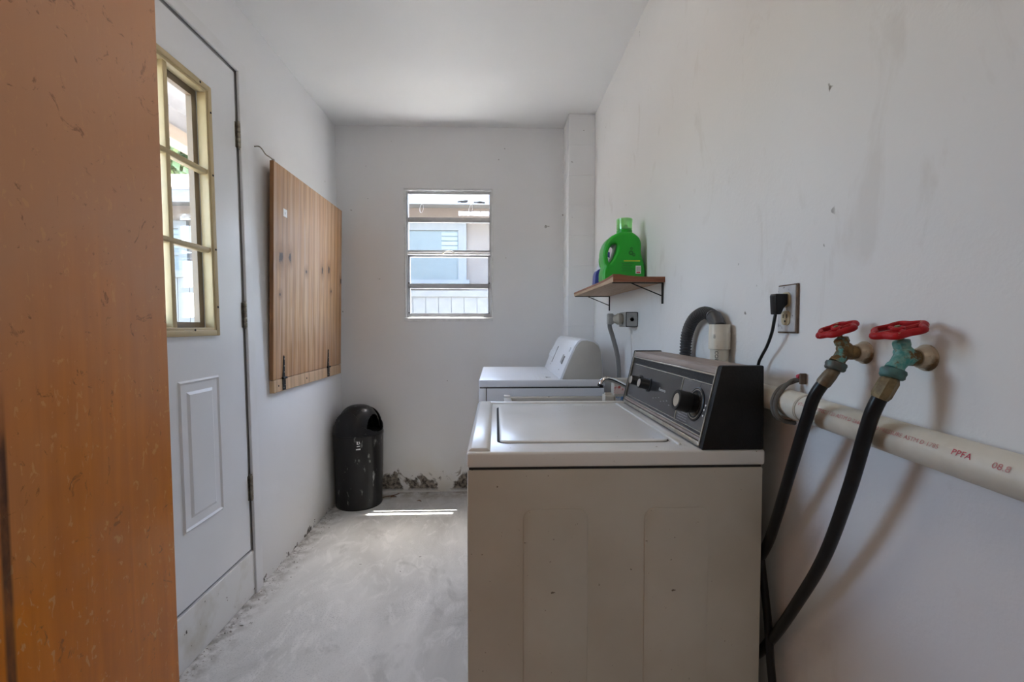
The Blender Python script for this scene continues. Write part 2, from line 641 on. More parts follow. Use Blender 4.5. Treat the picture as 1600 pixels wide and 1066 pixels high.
# raised panels in the lower half
def raised_panel(y0, y1, z0, z1):
    bm = bmesh.new()
    def ring(a, b, ia, ib):
        # sloping band between two rectangles a (inset, height)
        ra = [(ia, y0 + a, z0 + a), (ia, y1 - a, z0 + a), (ia, y1 - a, z1 - a), (ia, y0 + a, z1 - a)]
        rb = [(ib, y0 + b, z0 + b), (ib, y1 - b, z0 + b), (ib, y1 - b, z1 - b), (ib, y0 + b, z1 - b)]
        va = [bm.verts.new(p) for p in ra]
        vb = [bm.verts.new(p) for p in rb]
        for i in range(4):
            bm.faces.new((va[i], va[(i + 1) % 4], vb[(i + 1) % 4], vb[i]))
        return vb
    ring(0.0, 0.006, 0.0003, 0.0055)
    ring(0.006, 0.013, 0.0055, 0.0008)
    ring(0.013, 0.040, 0.0008, 0.0012)
    v = ring(0.040, 0.050, 0.0012, 0.0060)
    bm.faces.new(v)
    bmesh.ops.recalc_face_normals(bm, faces=list(bm.faces))
    return obj('raised_panel', lean(bm), 'door_white', door, smooth=False)
raised_panel(1.540, 1.762, 0.447, 0.962)
raised_panel(1.113, 1.335, 0.447, 0.962)
# tan frame of the glass
bm = bmesh.new()
FW = 0.048
def lring(bm, y0, y1, z0, z1, wdt, x0, x1, bev=0.0):
    addbox(bm, x0, x1, y0, y0 + wdt, z0, z1, bev, 2)
    addbox(bm, x0, x1, y1 - wdt, y1, z0, z1, bev, 2)
    addbox(bm, x0, x1 - 0.0004, y0 + wdt - bev, y1 - wdt + bev, z0, z0 + wdt, bev, 2)
    addbox(bm, x0, x1 - 0.0004, y0 + wdt - bev, y1 - wdt + bev, z1 - wdt, z1, bev, 2)
lring(bm, LY0, LY1, LZ0, LZ1, 0.021, -0.002, 0.013, 0.003)
lring(bm, LY0 + 0.018, LY1 - 0.018, LZ0 + 0.018, LZ1 - 0.018, 0.012, -0.024, 0.009, 0.002)
lframe = obj('lite_frame', lean(bm), 'tan', door, label='tan plastic frame around the door glass')
bm = bmesh.new()
lring(bm, LY0 + 0.024, LY1 - 0.024, LZ0 + 0.024, LZ1 - 0.024, 0.026, -0.050, -0.030)
obj('outer_frame', lean(bm), 'tan_dark', lframe, smooth=False)
# muntins and nine panes
iy0, iy1, iz0, iz1 = LY0 + 0.030, LY1 - 0.030, LZ0 + 0.030, LZ1 - 0.030
py = (iy1 - iy0) / 3
pz = (iz1 - iz0) / 3
for i in (1, 2):
    y = iy0 + py * i
    bm = addbox(None, -0.026, 0.003, y - 0.011, y + 0.011, iz0 - 0.004, iz1 + 0.004, 0.004, 2)
    obj('muntin', lean(bm), 'tan', lframe)
    z = iz0 + pz * i
    bm = addbox(None, -0.026, 0.004, iy0 - 0.004, iy1 + 0.004, z - 0.010, z + 0.010, 0.006, 3)
    obj('muntin', lean(bm), 'tan', lframe)
for i in range(3):
    for j in range(3):
        bm = addbox(None, -0.031, -0.027, iy0 + py * i - 0.005, iy0 + py * (i + 1) + 0.005, iz0 + pz * j - 0.005, iz0 + pz * (j + 1) + 0.005)
        obj('pane', lean(bm), 'glass_clear', lframe, smooth=False)
for (y, z) in ((1.70, 2.024), (1.40, 2.024), (1.755, 1.94), (1.755, 1.71), (1.755, 1.435), (1.755, 1.22), (1.62, 1.135), (1.126, 1.94), (1.126, 1.30)):
    bm = addlathe(None, [(0.0042, 0), (0.0040, 0.0012), (0, 0.0014)], (0.0132, y, z), (1, 0, 0), 8)
    obj('screw', lean(bm), 'gap', lframe)
# hinges
for z in (1.885, 1.142, 0.410):
    bm = bmesh.new()
    for k in range(5):
        addlathe(bm, [(0.0062, 0.001 + k * 0.0208), (0.0072, 0.003 + k * 0.0208), (0.0072, 0.018 + k * 0.0208), (0.0062, 0.020 + k * 0.0208)], (0.008, DY1 + 0.004, z), (0, 0, 1), 10)
    h = obj('hinge', lean(bm), 'nickel', door)
    bm = addlathe(None, [(0.0, -0.006), (0.0045, -0.004), (0.0045, 0.0), (0.0040, 0.104), (0.0055, 0.106), (0.0055, 0.109), (0, 0.111)], (0.008, DY1 + 0.004, z), (0, 0, 1), 10)
    obj('hinge_pin', lean(bm), 'nickel', h)
    bm = addbox(None, -0.001, 0.0016, DY1 - 0.010, DY1 + 0.003, z, z + 0.104)
    obj('hinge_leaf', lean(bm), 'nickel', h, smooth=False)

# ------------------------------------------------------------------ the window
win = sempty('window_1', 'four pane aluminium awning window in the back wall', 'window', ((WX0 + WX1) / 2, YB + 0.045, WZ0))
GY = 3.160
bm = bmesh.new()
addbox(bm, WX0, WX0 + 0.014, YB + 0.002, GY + 0.05, WZ0, WZ1, 0.001, 1)
addbox(bm, WX1 - 0.010, WX1, YB + 0.002, GY + 0.05, WZ0, WZ1, 0.001, 1)
addbox(bm, WX0, WX1, YB + 0.002, GY + 0.05, WZ1 - 0.012, WZ1, 0.001, 1)
addbox(bm, WX0 - 0.002, WX1 + 0.002, YB - 0.006, GY + 0.05, WZ0 - 0.002, WZ0 + 0.022, 0.002, 1)
obj('outer_frame', bm, 'alu_white', win, label='chalky white outer frame and sill')
bm = bmesh.new()
addbox(bm, WX0 + 0.014, WX0 + 0.024, GY - 0.022, GY + 0.03, WZ0 + 0.02, WZ1 - 0.012)
addbox(bm, WX1 - 0.020, WX1 - 0.010, GY - 0.022, GY + 0.03, WZ0 + 0.02, WZ1 - 0.012)
addbox(bm, WX0 + 0.014, WX1 - 0.010, GY - 0.018, GY + 0.03, WZ1 - 0.020, WZ1 - 0.012)
addbox(bm, WX0 + 0.014, WX1 - 0.010, GY - 0.018, GY + 0.03, WZ0 + 0.022, WZ0 + 0.034)
obj('side_channel', bm, 'alu', win, smooth=False)
rows = [(1.870, 2.060, 0.0), (1.648, 1.870, 0.0), (1.420, 1.633, 0.009), (1.216, 1.420, 0.009)]
XA, XB = WX0 + 0.024, WX1 - 0.020
for k, (z0, z1, ins) in enumerate(rows):
    bm = bmesh.new()
    addbox(bm, XA + ins * 0.2, XA + 0.005 + ins, GY - 0.012, GY + 0.012, z0, z1)
    addbox(bm, XB - 0.005 - ins, XB - ins * 0.2, GY - 0.012, GY + 0.012, z0, z1)
    addbox(bm, XA, XB, GY - 0.012, GY + 0.012, z1 - 0.014, z1)
    addbox(bm, XA, XB, GY - 0.014, GY + 0.012, z0, z0 + 0.018)
    s = obj('sash', bm, 'alu', win, smooth=False)
    bm = addbox(None, XA + 0.004, XB - 0.004, GY + 0.001, GY + 0.005, z0 + 0.016, z1 - 0.012)
    obj('pane', bm, 'glass', s, smooth=False)
    if k >= 2:
        for xx in (XA + 0.006, XB - 0.006):
            obj('rivet', addlathe(None, [(0.005, 0), (0.005, 0.003), (0, 0.005)], (xx, GY - 0.012, z0 + 0.022), (0, -1, 0), 8), 'gap', s)
bm = addbox(None, XA, XB, GY - 0.034, GY - 0.010, 1.634, 1.648, 0.002, 1)
obj('meeting_rail', bm, 'alu_white', win)
bm = addtube(None, spline([(-0.36, GY - 0.036, 1.642), (-0.335, GY - 0.045, 1.654), (-0.305, GY - 0.045, 1.655), (-0.285, GY - 0.036, 1.643)], 5), 0.0045, 8)
obj('latch', bm, 'nickel', win)
for xx in (-0.507, -0.172):
    pts = [(xx + 0.012 * math.cos(t) + 0.004 * math.sin(t), GY - 0.004, 1.951 + 0.030 * math.sin(t)) for t in [2 * PI * i / 20 for i in range(21)]]
    obj('wire_loop', addtube(None, pts, 0.0016, 6), 'alu', win)
for (x0, x1, z) in ((-0.262, -0.196, 1.998), (-0.150, -0.078, 1.993)):
    bm = bmesh.new()
    for i in range(9):
        a = x0 + (x1 - x0) * i / 9
        addbox(bm, a, a + (x1 - x0) * 0.14, GY - 0.001, GY + 0.0005, z + random.uniform(-0.006, 0.0), z + random.uniform(0.004, 0.014))
    obj('tape_scrap', bm, 'ink_grey', win, smooth=False)
bm = addbox(None, -0.255, -0.045, GY - 0.0008, GY + 0.0006, 1.905, 1.935)
obj('tape_scrap', bm, 'tape', win, smooth=False, label='torn white tape left on the glass')

# ------------------------------------------------------------------ fill lamps added on the ceilings, out of view
def fill_lamp(x, y, strength, label):
    lm = bpy.data.materials.new('fill_lamp_diffuser')
    lm.use_nodes = True
    lb = lm.node_tree.nodes['Principled BSDF']
    lb.inputs['Base Color'].default_value = (0.9, 0.9, 0.9, 1)
    lb.inputs['Emission Color'].default_value = (1.0, 0.89, 0.76, 1)
    lb.inputs['Emission Strength'].default_value = strength
    z = ZC - 0.09
    t = thing('fill_lamp', label, 'lamp', (x, y, z))
    obj('base', addlathe(None, [(0.16, 0.06), (0.17, 0.065), (0.17, 0.09), (0, 0.09)], (x, y, z), (0, 0, 1), 32), 'white_plastic', t)
    obj('fill_diffuser', addlathe(None, [(0.0, 0.0), (0.06, 0.003), (0.11, 0.014), (0.145, 0.035), (0.155, 0.0605)], (x, y, z), (0, 0, 1), 24, cap=False), lm, t)
fill_lamp(-0.30, 1.25, FILL_LAMP_STRENGTH, 'unseen round fill lamp added on the laundry room ceiling')
fill_lamp(-0.05, -1.10, HALL_FILL_STRENGTH, 'unseen round fill lamp added in the room behind the camera')
# unseen masonry sill added outside, deepened to bounce sun onto the ceiling
structure(obj('added_bounce_sill', addbox(None, WX0 - 0.05, WX1 + 0.05, YB + 0.12, YB + 0.30, WZ0 - 0.08, WZ0 - 0.015), 'trim', smooth=False), 'unseen white masonry sill added outside the back window to bounce sun inside', 'trim')

# ------------------------------------------------------------------ varnished wooden door, swung open beside the camera
def orange_wood():
    m, nt, b = nodes_of('varnished_wood')
    g = G(nt)
    p = g.pos()
    grain = g.noise(g.mapping(p, (14, 14, 0.9)), 3.0, 6, 0.6, 0.4)
    c = g.mix(g.ramp(grain, 0.3, 0.7), (0.80, 0.262, 0.018), (0.62, 0.185, 0.012))
    c = g.mix(g.ramp(g.noise(p, 2.6, 4), 0.45, 0.7, 0, 0.35), c, (0.42, 0.14, 0.03))
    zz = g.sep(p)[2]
    upper_mix = g.math('MULTIPLY', g.ramp(g.math('ADD', zz, g.math('MULTIPLY', g.noise(p, 3.2, 4), 0.7)), 1.15, 1.65), 0.9)  # greyer tan mixed in with height, its edge broken by noise
    c = g.mix(upper_mix, c, (0.63, 0.335, 0.19))
    # chips and scuffs in the varnish
    chips = g.ramp(g.noise(g.mapping(p, (1, 1.8, 1)), 44, 4, 0.55, 1.0), 0.630, 0.660)
    c = g.mix(g.math('MULTIPLY', chips, g.ramp(zz, 0.8, 1.5, 0.55, 0.14)), c, (0.80, 0.46, 0.19))
    scr = g.math('MULTIPLY', g.ramp(g.noise(g.mapping(p, (1, 1, 1), (0.7, 0, 0)), 21, 5, 0.7, 2.0), 0.62, 0.68), 0.55)
    c = g.mix(scr, c, (0.16, 0.06, 0.02))
    # one long dark rub mark low on the door
    x, y, z = g.sep(p)[0:3]
    d = g.math('ABSOLUTE', g.math('SUBTRACT', y, 0.553))
    mark = g.math('MULTIPLY', g.ramp(d, 0.0085, 0.004), g.ramp(z, 1.09, 1.0))
    mark = g.math('MULTIPLY', mark, g.ramp(g.noise(g.mapping(p, (1, 1, 0.4)), 30, 4), 0.3, 0.6, 0.45, 0.95))
    c = g.mix(mark, c, (0.09, 0.04, 0.025))
    g.l(c, b.inputs['Base Color'])
    setp(b, Roughness=0.36, IOR=1.28)
    b.inputs['Specular IOR Level'].default_value = 0.3
    g.bump(g.math('ADD', grain, g.math('MULTIPLY', chips, 0.5)), 0.08, 0.003, b)
    return m
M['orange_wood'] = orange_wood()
bm = addbox(None, 0, 0.905, 0.0, 0.038, 0.012, 2.035, 0.003, 2)
hx, hy = -0.500, 0.0
fx, fy = -0.6195, 0.90
ex = Vector((fx - hx, fy - hy, 0)).normalized()
xform(bm, basis((hx, hy, 0), ex, Vector((-ex.y, ex.x, 0)), (0, 0, 1)))
for v in bm.verts:
    v.co.x -= 0.0105 * v.co.z
d2 = sempty('door_2', 'scuffed orange varnished wooden door standing open in the left foreground', 'door', (-0.56, 0.45, 0.012))
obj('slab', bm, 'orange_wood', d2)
for z in (0.25, 1.0, 1.8):
    obj('hinge', addlathe(None, [(0.006, 0), (0.006, 0.09)], (-0.492 - 0.0105 * z, 0.003, z), (0, 0, 1), 10), 'nickel', d2)
bm = addlathe(None, [(0.012, 0), (0.012, 0.02), (0.026, 0.03), (0.028, 0.045), (0.018, 0.056), (0, 0.058)], (-0.668, 0.84, 0.93), (-0.99, -0.13, 0), 16)
obj('knob', bm, 'nickel', d2)

# ------------------------------------------------------------------ fold-down plywood board on the left wall
def plywood(name, a, bcol, knots=()):
    m, nt, b = nodes_of(name)
    g = G(nt)
    p = g.pos()
    warp = g.noise(p, 2.0, 3)
    v = g.mapping(p, (9, 9, 0.55))
    g1 = g.noise(v, 2.6, 6, 0.62, 1.1)
    g2 = g.noise(g.mapping(p, (40, 40, 1.2)), 2.4, 5, 0.6, 0.3)
    wv = g.n('ShaderNodeTexWave', wave_type='BANDS', bands_direction='Y')
    g.l(g.mapping(p, (1, 1, 0.16)), wv.inputs['Vector'])
    wv.inputs['Scale'].default_value = 5.0
    wv.inputs['Distortion'].default_value = 7.0
    wv.inputs['Detail'].default_value = 3.0
    wv.inputs['Detail Scale'].default_value = 1.6
    c = g.mix(g.ramp(g1, 0.36, 0.62), a, bcol)
    c = g.mix(g.ramp(wv.outputs['Fac'], 0.45, 0.9, 0, 0.55), c, tuple(x * 0.62 for x in a))
    c = g.mix(g.ramp(g2, 0.46, 0.62, 0, 0.40), c, tuple(x * 0.55 for x in a))
    g3 = g.noise(g.mapping(p, (16, 16, 0.5)), 2.0, 4, 0.55, 0.8)
    c = g.mix(g.ramp(g3, 0.48, 0.60, 0, 0.5), c, (0.62, 0.42, 0.28))
    c = g.mix(g.ramp(g.noise(p, 2.3, 3), 0.42, 0.62, 0, 0.30), c, (0.46, 0.30, 0.22))
    x, y, z = g.sep(p)[0:3]
    for (ky, kz, ry, rz) in [(q[0], q[1], q[2] * 1.35, q[3] * 1.35) for q in knots]:
        dy = g.math('MULTIPLY', g.math('SUBTRACT', y, ky), 1 / ry)
        dz = g.math('MULTIPLY', g.math('SUBTRACT', z, kz), 1 / rz)
        r = g.math('SQRT', g.math('ADD', g.math('MULTIPLY', dy, dy), g.math('MULTIPLY', dz, dz)))
        r = g.math('ADD', r, g.math('MULTIPLY', g.math('SUBTRACT', g.noise(p, 38, 4), 0.5), 1.5))
        c = g.mix(g.ramp(r, 2.4, 0.8, 0, 0.55), c, (0.22, 0.095, 0.035))
        c = g.mix(g.ramp(r, 0.72, 0.45), c, (0.05, 0.022, 0.012))
    g.l(c, b.inputs['Base Color'])
    setp(b, Roughness=0.55)
    g.bump(g2, 0.12, 0.003, b)
    return m
KN = [(2.215, 1.475, 0.020, 0.032), (2.31, 1.49, 0.015, 0.024), (2.505, 1.44, 0.012, 0.014), (2.73, 1.475, 0.014, 0.026),
      (2.835, 1.49, 0.015, 0.024), (2.205, 1.30, 0.010, 0.010), (2.87, 1.36, 0.010, 0.010), (3.05, 1.44, 0.015, 0.02)]
M['ply'] = plywood('plywood_board', (0.43, 0.205, 0.070), (0.57, 0.33, 0.155), KN)
M['rail_wood'] = plywood('pine_rail', (0.60, 0.385, 0.21), (0.66, 0.46, 0.28))
M['ply_edge'] = mat('plywood_edge', (0.33, 0.16, 0.06), 0.6, col2=(0.20, 0.09, 0.035), scale=5, stretch=(60, 60, 1))
M['black_iron'] = mat('black_iron', (0.025, 0.024, 0.024), 0.5, 0.6)
BY0, BY1 = 2.142, 3.060
bd = thing('folding_board', 'knotty plywood table board folded flat against the left wall', 'board', (-1.03, 2.6, 0.835))
def tilt(bm, z0=0.895, z1=1.905, d=0.036):
    for v in bm.verts:
        v.co.x += d * (v.co.z - z0) / (z1 - z0)
    return bm
bm = addbox(None, 0.0035, 0.0215, BY0, BY1, 0.897, 1.905, 0.001, 1)
obj('panel', lean(tilt(bm)), 'ply', bd, smooth=False)
bm = bmesh.new()
addbox(bm, 0.0035, 0.021, BY0 - 0.0015, BY0, 0.897, 1.905)
obj('edge_strip', lean(tilt(bm)), 'ply_edge', bd, smooth=False, label='dark plywood edge')
bm = addbox(None, 0.0005, 0.0225, BY0 + 0.002, BY1 - 0.004, 0.835, 0.894, 0.0015, 1)
obj('rail', lean(bm), 'rail_wood', bd, label='pale pine rail screwed to the wall')
for y in (2.19, 2.51):
    obj('screw', lean(addlathe(None, [(0.005, 0), (0.004, 0.001), (0, 0.0012)], (0.0226, y, 0.864), (1, 0, 0), 8)), 'black_iron', bd)
for y in (2.243, 2.828):
    bm = addprism(None, [(y - 0.013, 0.900), (y + 0.013, 0.900), (y + 0.006, 1.000), (y, 1.006), (y - 0.006, 1.000)], 'x', 0.0220, 0.0240)
    tilt(bm)
    hg = obj('strap_hinge', lean(bm), 'black_iron', bd)
    bm = addbox(None, 0.0226, 0.0250, y - 0.016, y + 0.016, 0.838, 0.893)
    obj('hinge_leaf', lean(bm), 'black_iron', hg, smooth=False)
    bm = addlathe(None, [(0.0055, -0.020), (0.0055, 0.020)], (0.027, y, 0.897), (0, 1, 0), 10)
    obj('hinge_barrel', lean(bm), 'black_iron', hg)
    for zz, dy in ((0.925, 0), (0.955, 0), (0.988, 0), (0.862, 0.006), (0.85, -0.007)):
        bm = addlathe(None, [(0.0035, 0), (0.003, 0.0015), (0, 0.002)], (0.0245, y + dy, zz), (1, 0, 0), 8)
        if zz > 0.895:
            tilt(bm)
        obj('screw', lean(bm), 'nickel', hg)
bm = addbox(None, 0.0217, 0.0222, 2.236, 2.274, 1.675, 1.712)
obj('sticker', lean(tilt(bm)), 'ink_white', bd, smooth=False, label='small square white sticker')
bm = text_bm('30', 0.016)
xform(bm, basis((0.0224, 2.245, 1.687), (0, 1, 0), (0, 0, 1), (1, 0, 0)))
obj('lettering', lean(tilt(bm)), 'ink_grey', bd, smooth=False)
hk = addtube(None, spline([(0.0, 2.085, 1.945), (0.018, 2.09, 1.947), (0.025, 2.105, 1.940), (0.03, 2.125, 1.925), (0.045, 2.145, 1.915), (0.048, 2.16, 1.902)], 5), 0.0028, 8)
addtube(hk, [(0.046 + 0.006 * math.cos(t), 2.158, 1.908 + 0.008 * math.sin(t)) for t in [2 * PI * i / 12 for i in range(13)]], 0.002, 6)
tag(obj('hook', lean(hk), 'nickel'), 'bent wire hook in the wall holding the top of the plywood board', 'hook')

# ------------------------------------------------------------------ swing-top bin
M['bin'] = mat('black_bin_plastic', (0.008, 0.008, 0.009), 0.32, spec=0.35, col2=(0.016, 0.016, 0.017), scale=9, speck=(0.30, 0.30, 0.29), sscale=30,
               slo=0.62, shi=0.78, stretch=(1, 1, 0.45))
M['bin_dark'] = mat('bin_inside', (0.012, 0.012, 0.012), 0.7)
bx, by = -0.889, 2.955
bn = thing('swing_bin', 'scuffed black swing-top rubbish bin in the back left corner', 'bin', (bx, by, 0))
prof = [(0.0, 0.004), (0.138, 0.004), (0.143, 0.0), (0.145, 0.004), (0.1452, 0.014), (0.1435, 0.018), (0.1555, 0.452), (0.1575, 0.455), (0.1575, 0.466), (0.150, 0.466), (0.142, 0.03), (0, 0.03)]
obj('bucket', addlathe(None, prof, (bx, by, 0), n=40), 'bin', bn)
RX, RH, ZR = 0.1545, 0.187, 0.466
ba = Vector((-0.30, -0.95, 0)).normalized()      # the closed side of the lid faces front left
bc = Vector((ba.y, -ba.x, 0))
def dome(rr, rh, keep, thick=0.004, z0=0.0):
    bm = bmesh.new()
    nu, nv = 120, 60
    g_ = []
    for j in range(nv + 1):
        e = (PI / 2) * j / nv
        row = []
        for i in range(nu):
            a = 2 * PI * i / nu
            ce, se = math.cos(e) ** 0.72, math.sin(e) ** 0.92
            row.append(Vector((rr * ce * math.cos(a), rr * ce * math.sin(a), rh * se)))
        g_.append(row)
    vv = {}
    def V(i, j):
        k = (i % nu, j) if j < nv else (0, nv)
        if k not in vv:
            p = g_[j][i % nu]
            vv[k] = bm.verts.new(p + Vector((bx, by, ZR + z0)))
        return vv[k]
    for j in range(nv):
        for i in range(nu):
            q = [g_[j][i], g_[j][(i + 1) % nu], g_[j + 1][(i + 1) % nu], g_[j + 1][i]]
            c_ = (q[0] + q[1] + q[2] + q[3]) / 4
            if keep(c_):
                vs = [V(i, j), V(i + 1, j), V(i + 1, j + 1), V(i, j + 1)]
                u = []
                for x_ in vs:
                    if x_ not in u:
                        u.append(x_)
                bm.faces.new(u)
    bmesh.ops.recalc_face_normals(bm, faces=list(bm.faces))
    r = bmesh.ops.solidify(bm, geom=list(bm.faces), thickness=thick)
    return bm
def keep_outer(c):
    sgn = c.dot(ba)
    u_ = max(0.0, (c.z - 0.012) / 0.05)
    return not (c.z > 0.012 and abs(sgn) < 0.114 * min(1.0, u_) ** 0.5)
lid = obj('lid', dome(RX, RH, keep_outer), 'bin', bn)
def keep_flap(c):
    t_ = c.dot(bc)
    return -0.108 < t_ < 0.088 and c.z > 0.02
obj('flap', dome(RX * 0.86, RH * 0.93, keep_flap, 0.003), 'bin', lid)
obj('inner_well', addlathe(None, [(0.0, 0.0), (0.149, 0.0), (0.147, 0.01), (0, 0.01)], (bx, by, ZR - 0.01), n=32), 'bin_dark', bn)
# small white printed mark on the front
dv = Vector((0 - bx, 0 - by, 0)).normalized()
sd = Vector((-dv.y, dv.x, 0))
def on_bin(poly, z, name='printed_mark'):
    bm = bmesh.new()
    vs = []
    for (u, v) in poly:
        zz = z + v
        r = 0.1435 + (0.1555 - 0.1435) * (zz - 0.018) / 0.434 + 0.0008
        a = u / r
        d_ = dv * math.cos(a) + sd * math.sin(a)
        vs.append(bm.verts.new((bx + d_.x * r, by + d_.y * r, zz)))
    bm.faces.new(vs)
    bmesh.ops.recalc_face_normals(bm, faces=list(bm.faces))
    return obj(name, bm, 'ink_white', bn, smooth=False)
on_bin([(-0.012, 0.0), (-0.006, 0.0), (-0.004, 0.018), (-0.012, 0.02)], 0.418)
on_bin([(0.001, 0.006), (0.008, 0.006), (0.003, 0.020), (0.000, 0.020)], 0.418)
on_bin([(-0.006, 0.002), (0.003, 0.002), (0.003, 0.006), (-0.006, 0.005)], 0.416)
on_bin([(-0.012, 0.0), (0.006, 0.001), (0.006, 0.007), (-0.012, 0.005)], 0.404)
on_bin([(-0.017, 0.0), (0.009, 0.001), (0.010, 0.009), (-0.017, 0.007)], 0.384)

# ------------------------------------------------------------------ washing machine
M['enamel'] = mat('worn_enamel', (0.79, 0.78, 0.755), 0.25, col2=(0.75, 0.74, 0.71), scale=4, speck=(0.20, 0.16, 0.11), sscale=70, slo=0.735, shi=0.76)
M['enamel_shaded'] = mat('specked_shaded_enamel', (0.58, 0.55, 0.48), 0.42, col2=(0.50, 0.46, 0.385), scale=3.5, lo=0.35, hi=0.7, speck=(0.14, 0.105, 0.07),
                       sscale=75, slo=0.70, shi=0.74)  # cabinet enamel with shade put into its brown-grey colour, plus dirt specks
M['console_black'] = mat('console_black', (0.008, 0.0075, 0.007), 0.5, spec=0.25, col2=(0.015, 0.014, 0.013), scale=12, bump=0.25, bscale=220)
M['console_panel'] = mat('console_panel', (0.030, 0.028, 0.028), 0.20, col2=(0.055, 0.052, 0.052), scale=7)
M['console_grey'] = mat('console_grey', (0.085, 0.08, 0.08), 0.22, col2=(0.12, 0.115, 0.11), scale=8)
M['console_wood'] = mat('console_woodgrain', (0.34, 0.27, 0.23), 0.5, col2=(0.24, 0.18, 0.15), scale=6, stretch=(20, 1, 20))
M['trim_metal'] = mat('brushed_trim', (0.62, 0.58, 0.50), 0.30, 0.85, col2=(0.45, 0.40, 0.32), scale=20)
WXA, WXB, WYA, WYB, WZT = -0.062, 0.581, 0.960, 1.575, 0.886
ws_ = thing('washing_machine', 'old off-white top-loading washing machine with black control console', 'washing machine', ((WXA + WXB) / 2, (WYA + WYB) / 2, 0))
obj('cabinet', addbox(None, WXA, WXB, WYA, WYB, 0.025, 0.843, 0.005, 2), 'enamel_shaded', ws_)
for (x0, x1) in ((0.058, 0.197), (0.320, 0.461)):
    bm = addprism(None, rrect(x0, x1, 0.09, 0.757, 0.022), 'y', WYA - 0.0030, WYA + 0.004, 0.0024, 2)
    obj('embossed_panel', bm, 'enamel_shaded', ws_)
for x in (WXA + 0.05, WXB - 0.05):
    for y in (WYA + 0.05, WYB - 0.05):
        obj('foot', addlathe(None, [(0.022, 0), (0.022, 0.012), (0.010, 0.016), (0.010, 0.03)], (x, y, 0), n=12), 'black_plastic', ws_)
obj('seam', addbox(None, WXA + 0.004, WXB - 0.004, WYA + 0.003, WYB - 0.003, 0.842, 0.850), 'gap', ws_, smooth=False)
deck = obj('top_deck', addbox(None, WXA - 0.001, WXB + 0.002, WYA - 0.004, WYB + 0.003, 0.848, 0.8815, 0.006, 3), 'enamel', ws_)
bm = addprism(None, [(WXA - 0.001, 0.868), (WXA + 0.050, 0.868), (WXA + 0.050, 0.8825), (WXA + 0.043, 0.8885), (WXA + 0.008, 0.8885), (WXA - 0.001, 0.880)], 'y', WYA + 0.006, WYB - 0.004, 0.003, 2)
obj('front_ridge', bm, 'enamel', deck)
obj('rear_ridge', addbox(None, WXA + 0.004, 0.445, WYB - 0.022, WYB + 0.001, 0.870, 0.8875, 0.004, 2), 'enamel', deck)
LX0, LX1, LYa, LYb = 0.008, 0.402, 1.030, 1.488
obj('lid_gap', addprism(None, rrect(LX0 - 0.006, LX1 + 0.003, LYa - 0.002, LYb + 0.003, 0.022), 'z', 0.876, 0.8819), 'gap', deck, smooth=False)
obj('lid', addprism(None, rrect(LX0, LX1, LYa, LYb, 0.02), 'z', 0.874, 0.8862, 0.0035, 3), 'enamel', ws_)
obj('hinge_bead', addbox(None, 0.410, 0.4175, WYA + 0.045, WYB - 0.03, 0.880, 0.8855, 0.002, 2), 'enamel', deck)
# console
P0 = Vector((0.445, 0, WZT - 0.001))
ce = Vector((0.041, 0, 0.177)).normalized()
cn = Vector((-ce.z, 0, ce.x))
CL = 0.1817
cons = obj('console_body', addprism(None, [(0.4500, 0.880), (0.4900, 1.053), (0.569, 1.053), (0.571, 0.880)], 'y', WYA + 0.014, WYB - 0.014), 'console_black', ws_, smooth=False)
CB = basis(P0, (0, 1, 0), ce, cn)
def cbox(name, y0, y1, v0, v1, n0, n1, m, bev=0.0, parent=cons):
    bm = addbox(None, y0, y1, v0, v1, n0, n1, bev, 2)
    xform(bm, CB)
    bmesh.ops.recalc_face_normals(bm, faces=list(bm.faces))
    return obj(name, bm, m, parent)
def ccyl(name, y, v, prof, m, parent=cons, n=24):
    return obj(name, addlathe(None, prof, P0 + Vector((0, y, 0)) + ce * v, cn, n), m, parent)
for ya, yb in ((WYA - 0.004, WYA + 0.014), (WYB - 0.014, WYB + 0.004)):
    bm = addprism(None, [(0.442, 0.8820), (0.4840, 1.064), (0.5765, 1.064), (0.5790, 0.8820)], 'y', ya, yb, 0.003, 2)
    obj('end_cap', bm, 'console_black', cons)
for ya, yb in ((WYA + 0.0125, WYA + 0.0165), (WYB - 0.0165, WYB - 0.0125)):
    cbox('edge_trim', ya, yb, 0.002, 0.180, 0.0, 0.0035, 'trim_metal')
ya, yb = WYA + 0.0165, WYB - 0.0165
cbox('face_panel', ya, yb, 0.022, 0.150, -0.006, -0.001, 'console_panel')
cbox('timer_panel', ya, 1.128, 0.032, 0.136, -0.002, 0.0005, 'console_grey')
cbox('control_panel', 1.136, 1.515, 0.032, 0.136, -0.002, 0.0004, 'console_panel')
for v in (0.030, 0.138):
    cbox('inlay_line', ya, yb - 0.03, v - 0.0008, v + 0.0008, -0.001, 0.0012, 'trim_metal')
cbox('inlay_line', 1.1305, 1.1335, 0.030, 0.138, -0.001, 0.0014, 'trim_metal')
cbox('base_trim', ya, yb, 0.000, 0.010, -0.004, 0.004, 'trim_metal', 0.0012)
cbox('base_trim', ya, yb, 0.0115, 0.0185, -0.004, 0.002, 'console_wood', 0.0008)
cbox('base_trim', ya, yb, 0.0195, 0.0225, -0.004, 0.002, 'trim_metal', 0.0005)
cbox('upper_band', ya, yb, 0.141, 0.158, -0.004, 0.0005, 'console_black')
cbox('top_trim', ya, yb, 0.1585, 0.1625, -0.004, 0.004, 'trim_metal', 0.0008)
cbox('top_trim', ya, yb, 0.1630, 0.1800, -0.006, 0.0025, 'console_wood', 0.0015)
bm = addbox(None, 0.489, 0.5720, WYA + 0.0145, WYB - 0.0145, 1.052, 1.0605, 0.001, 1)
obj('top_cover', bm, 'console_wood', cons)
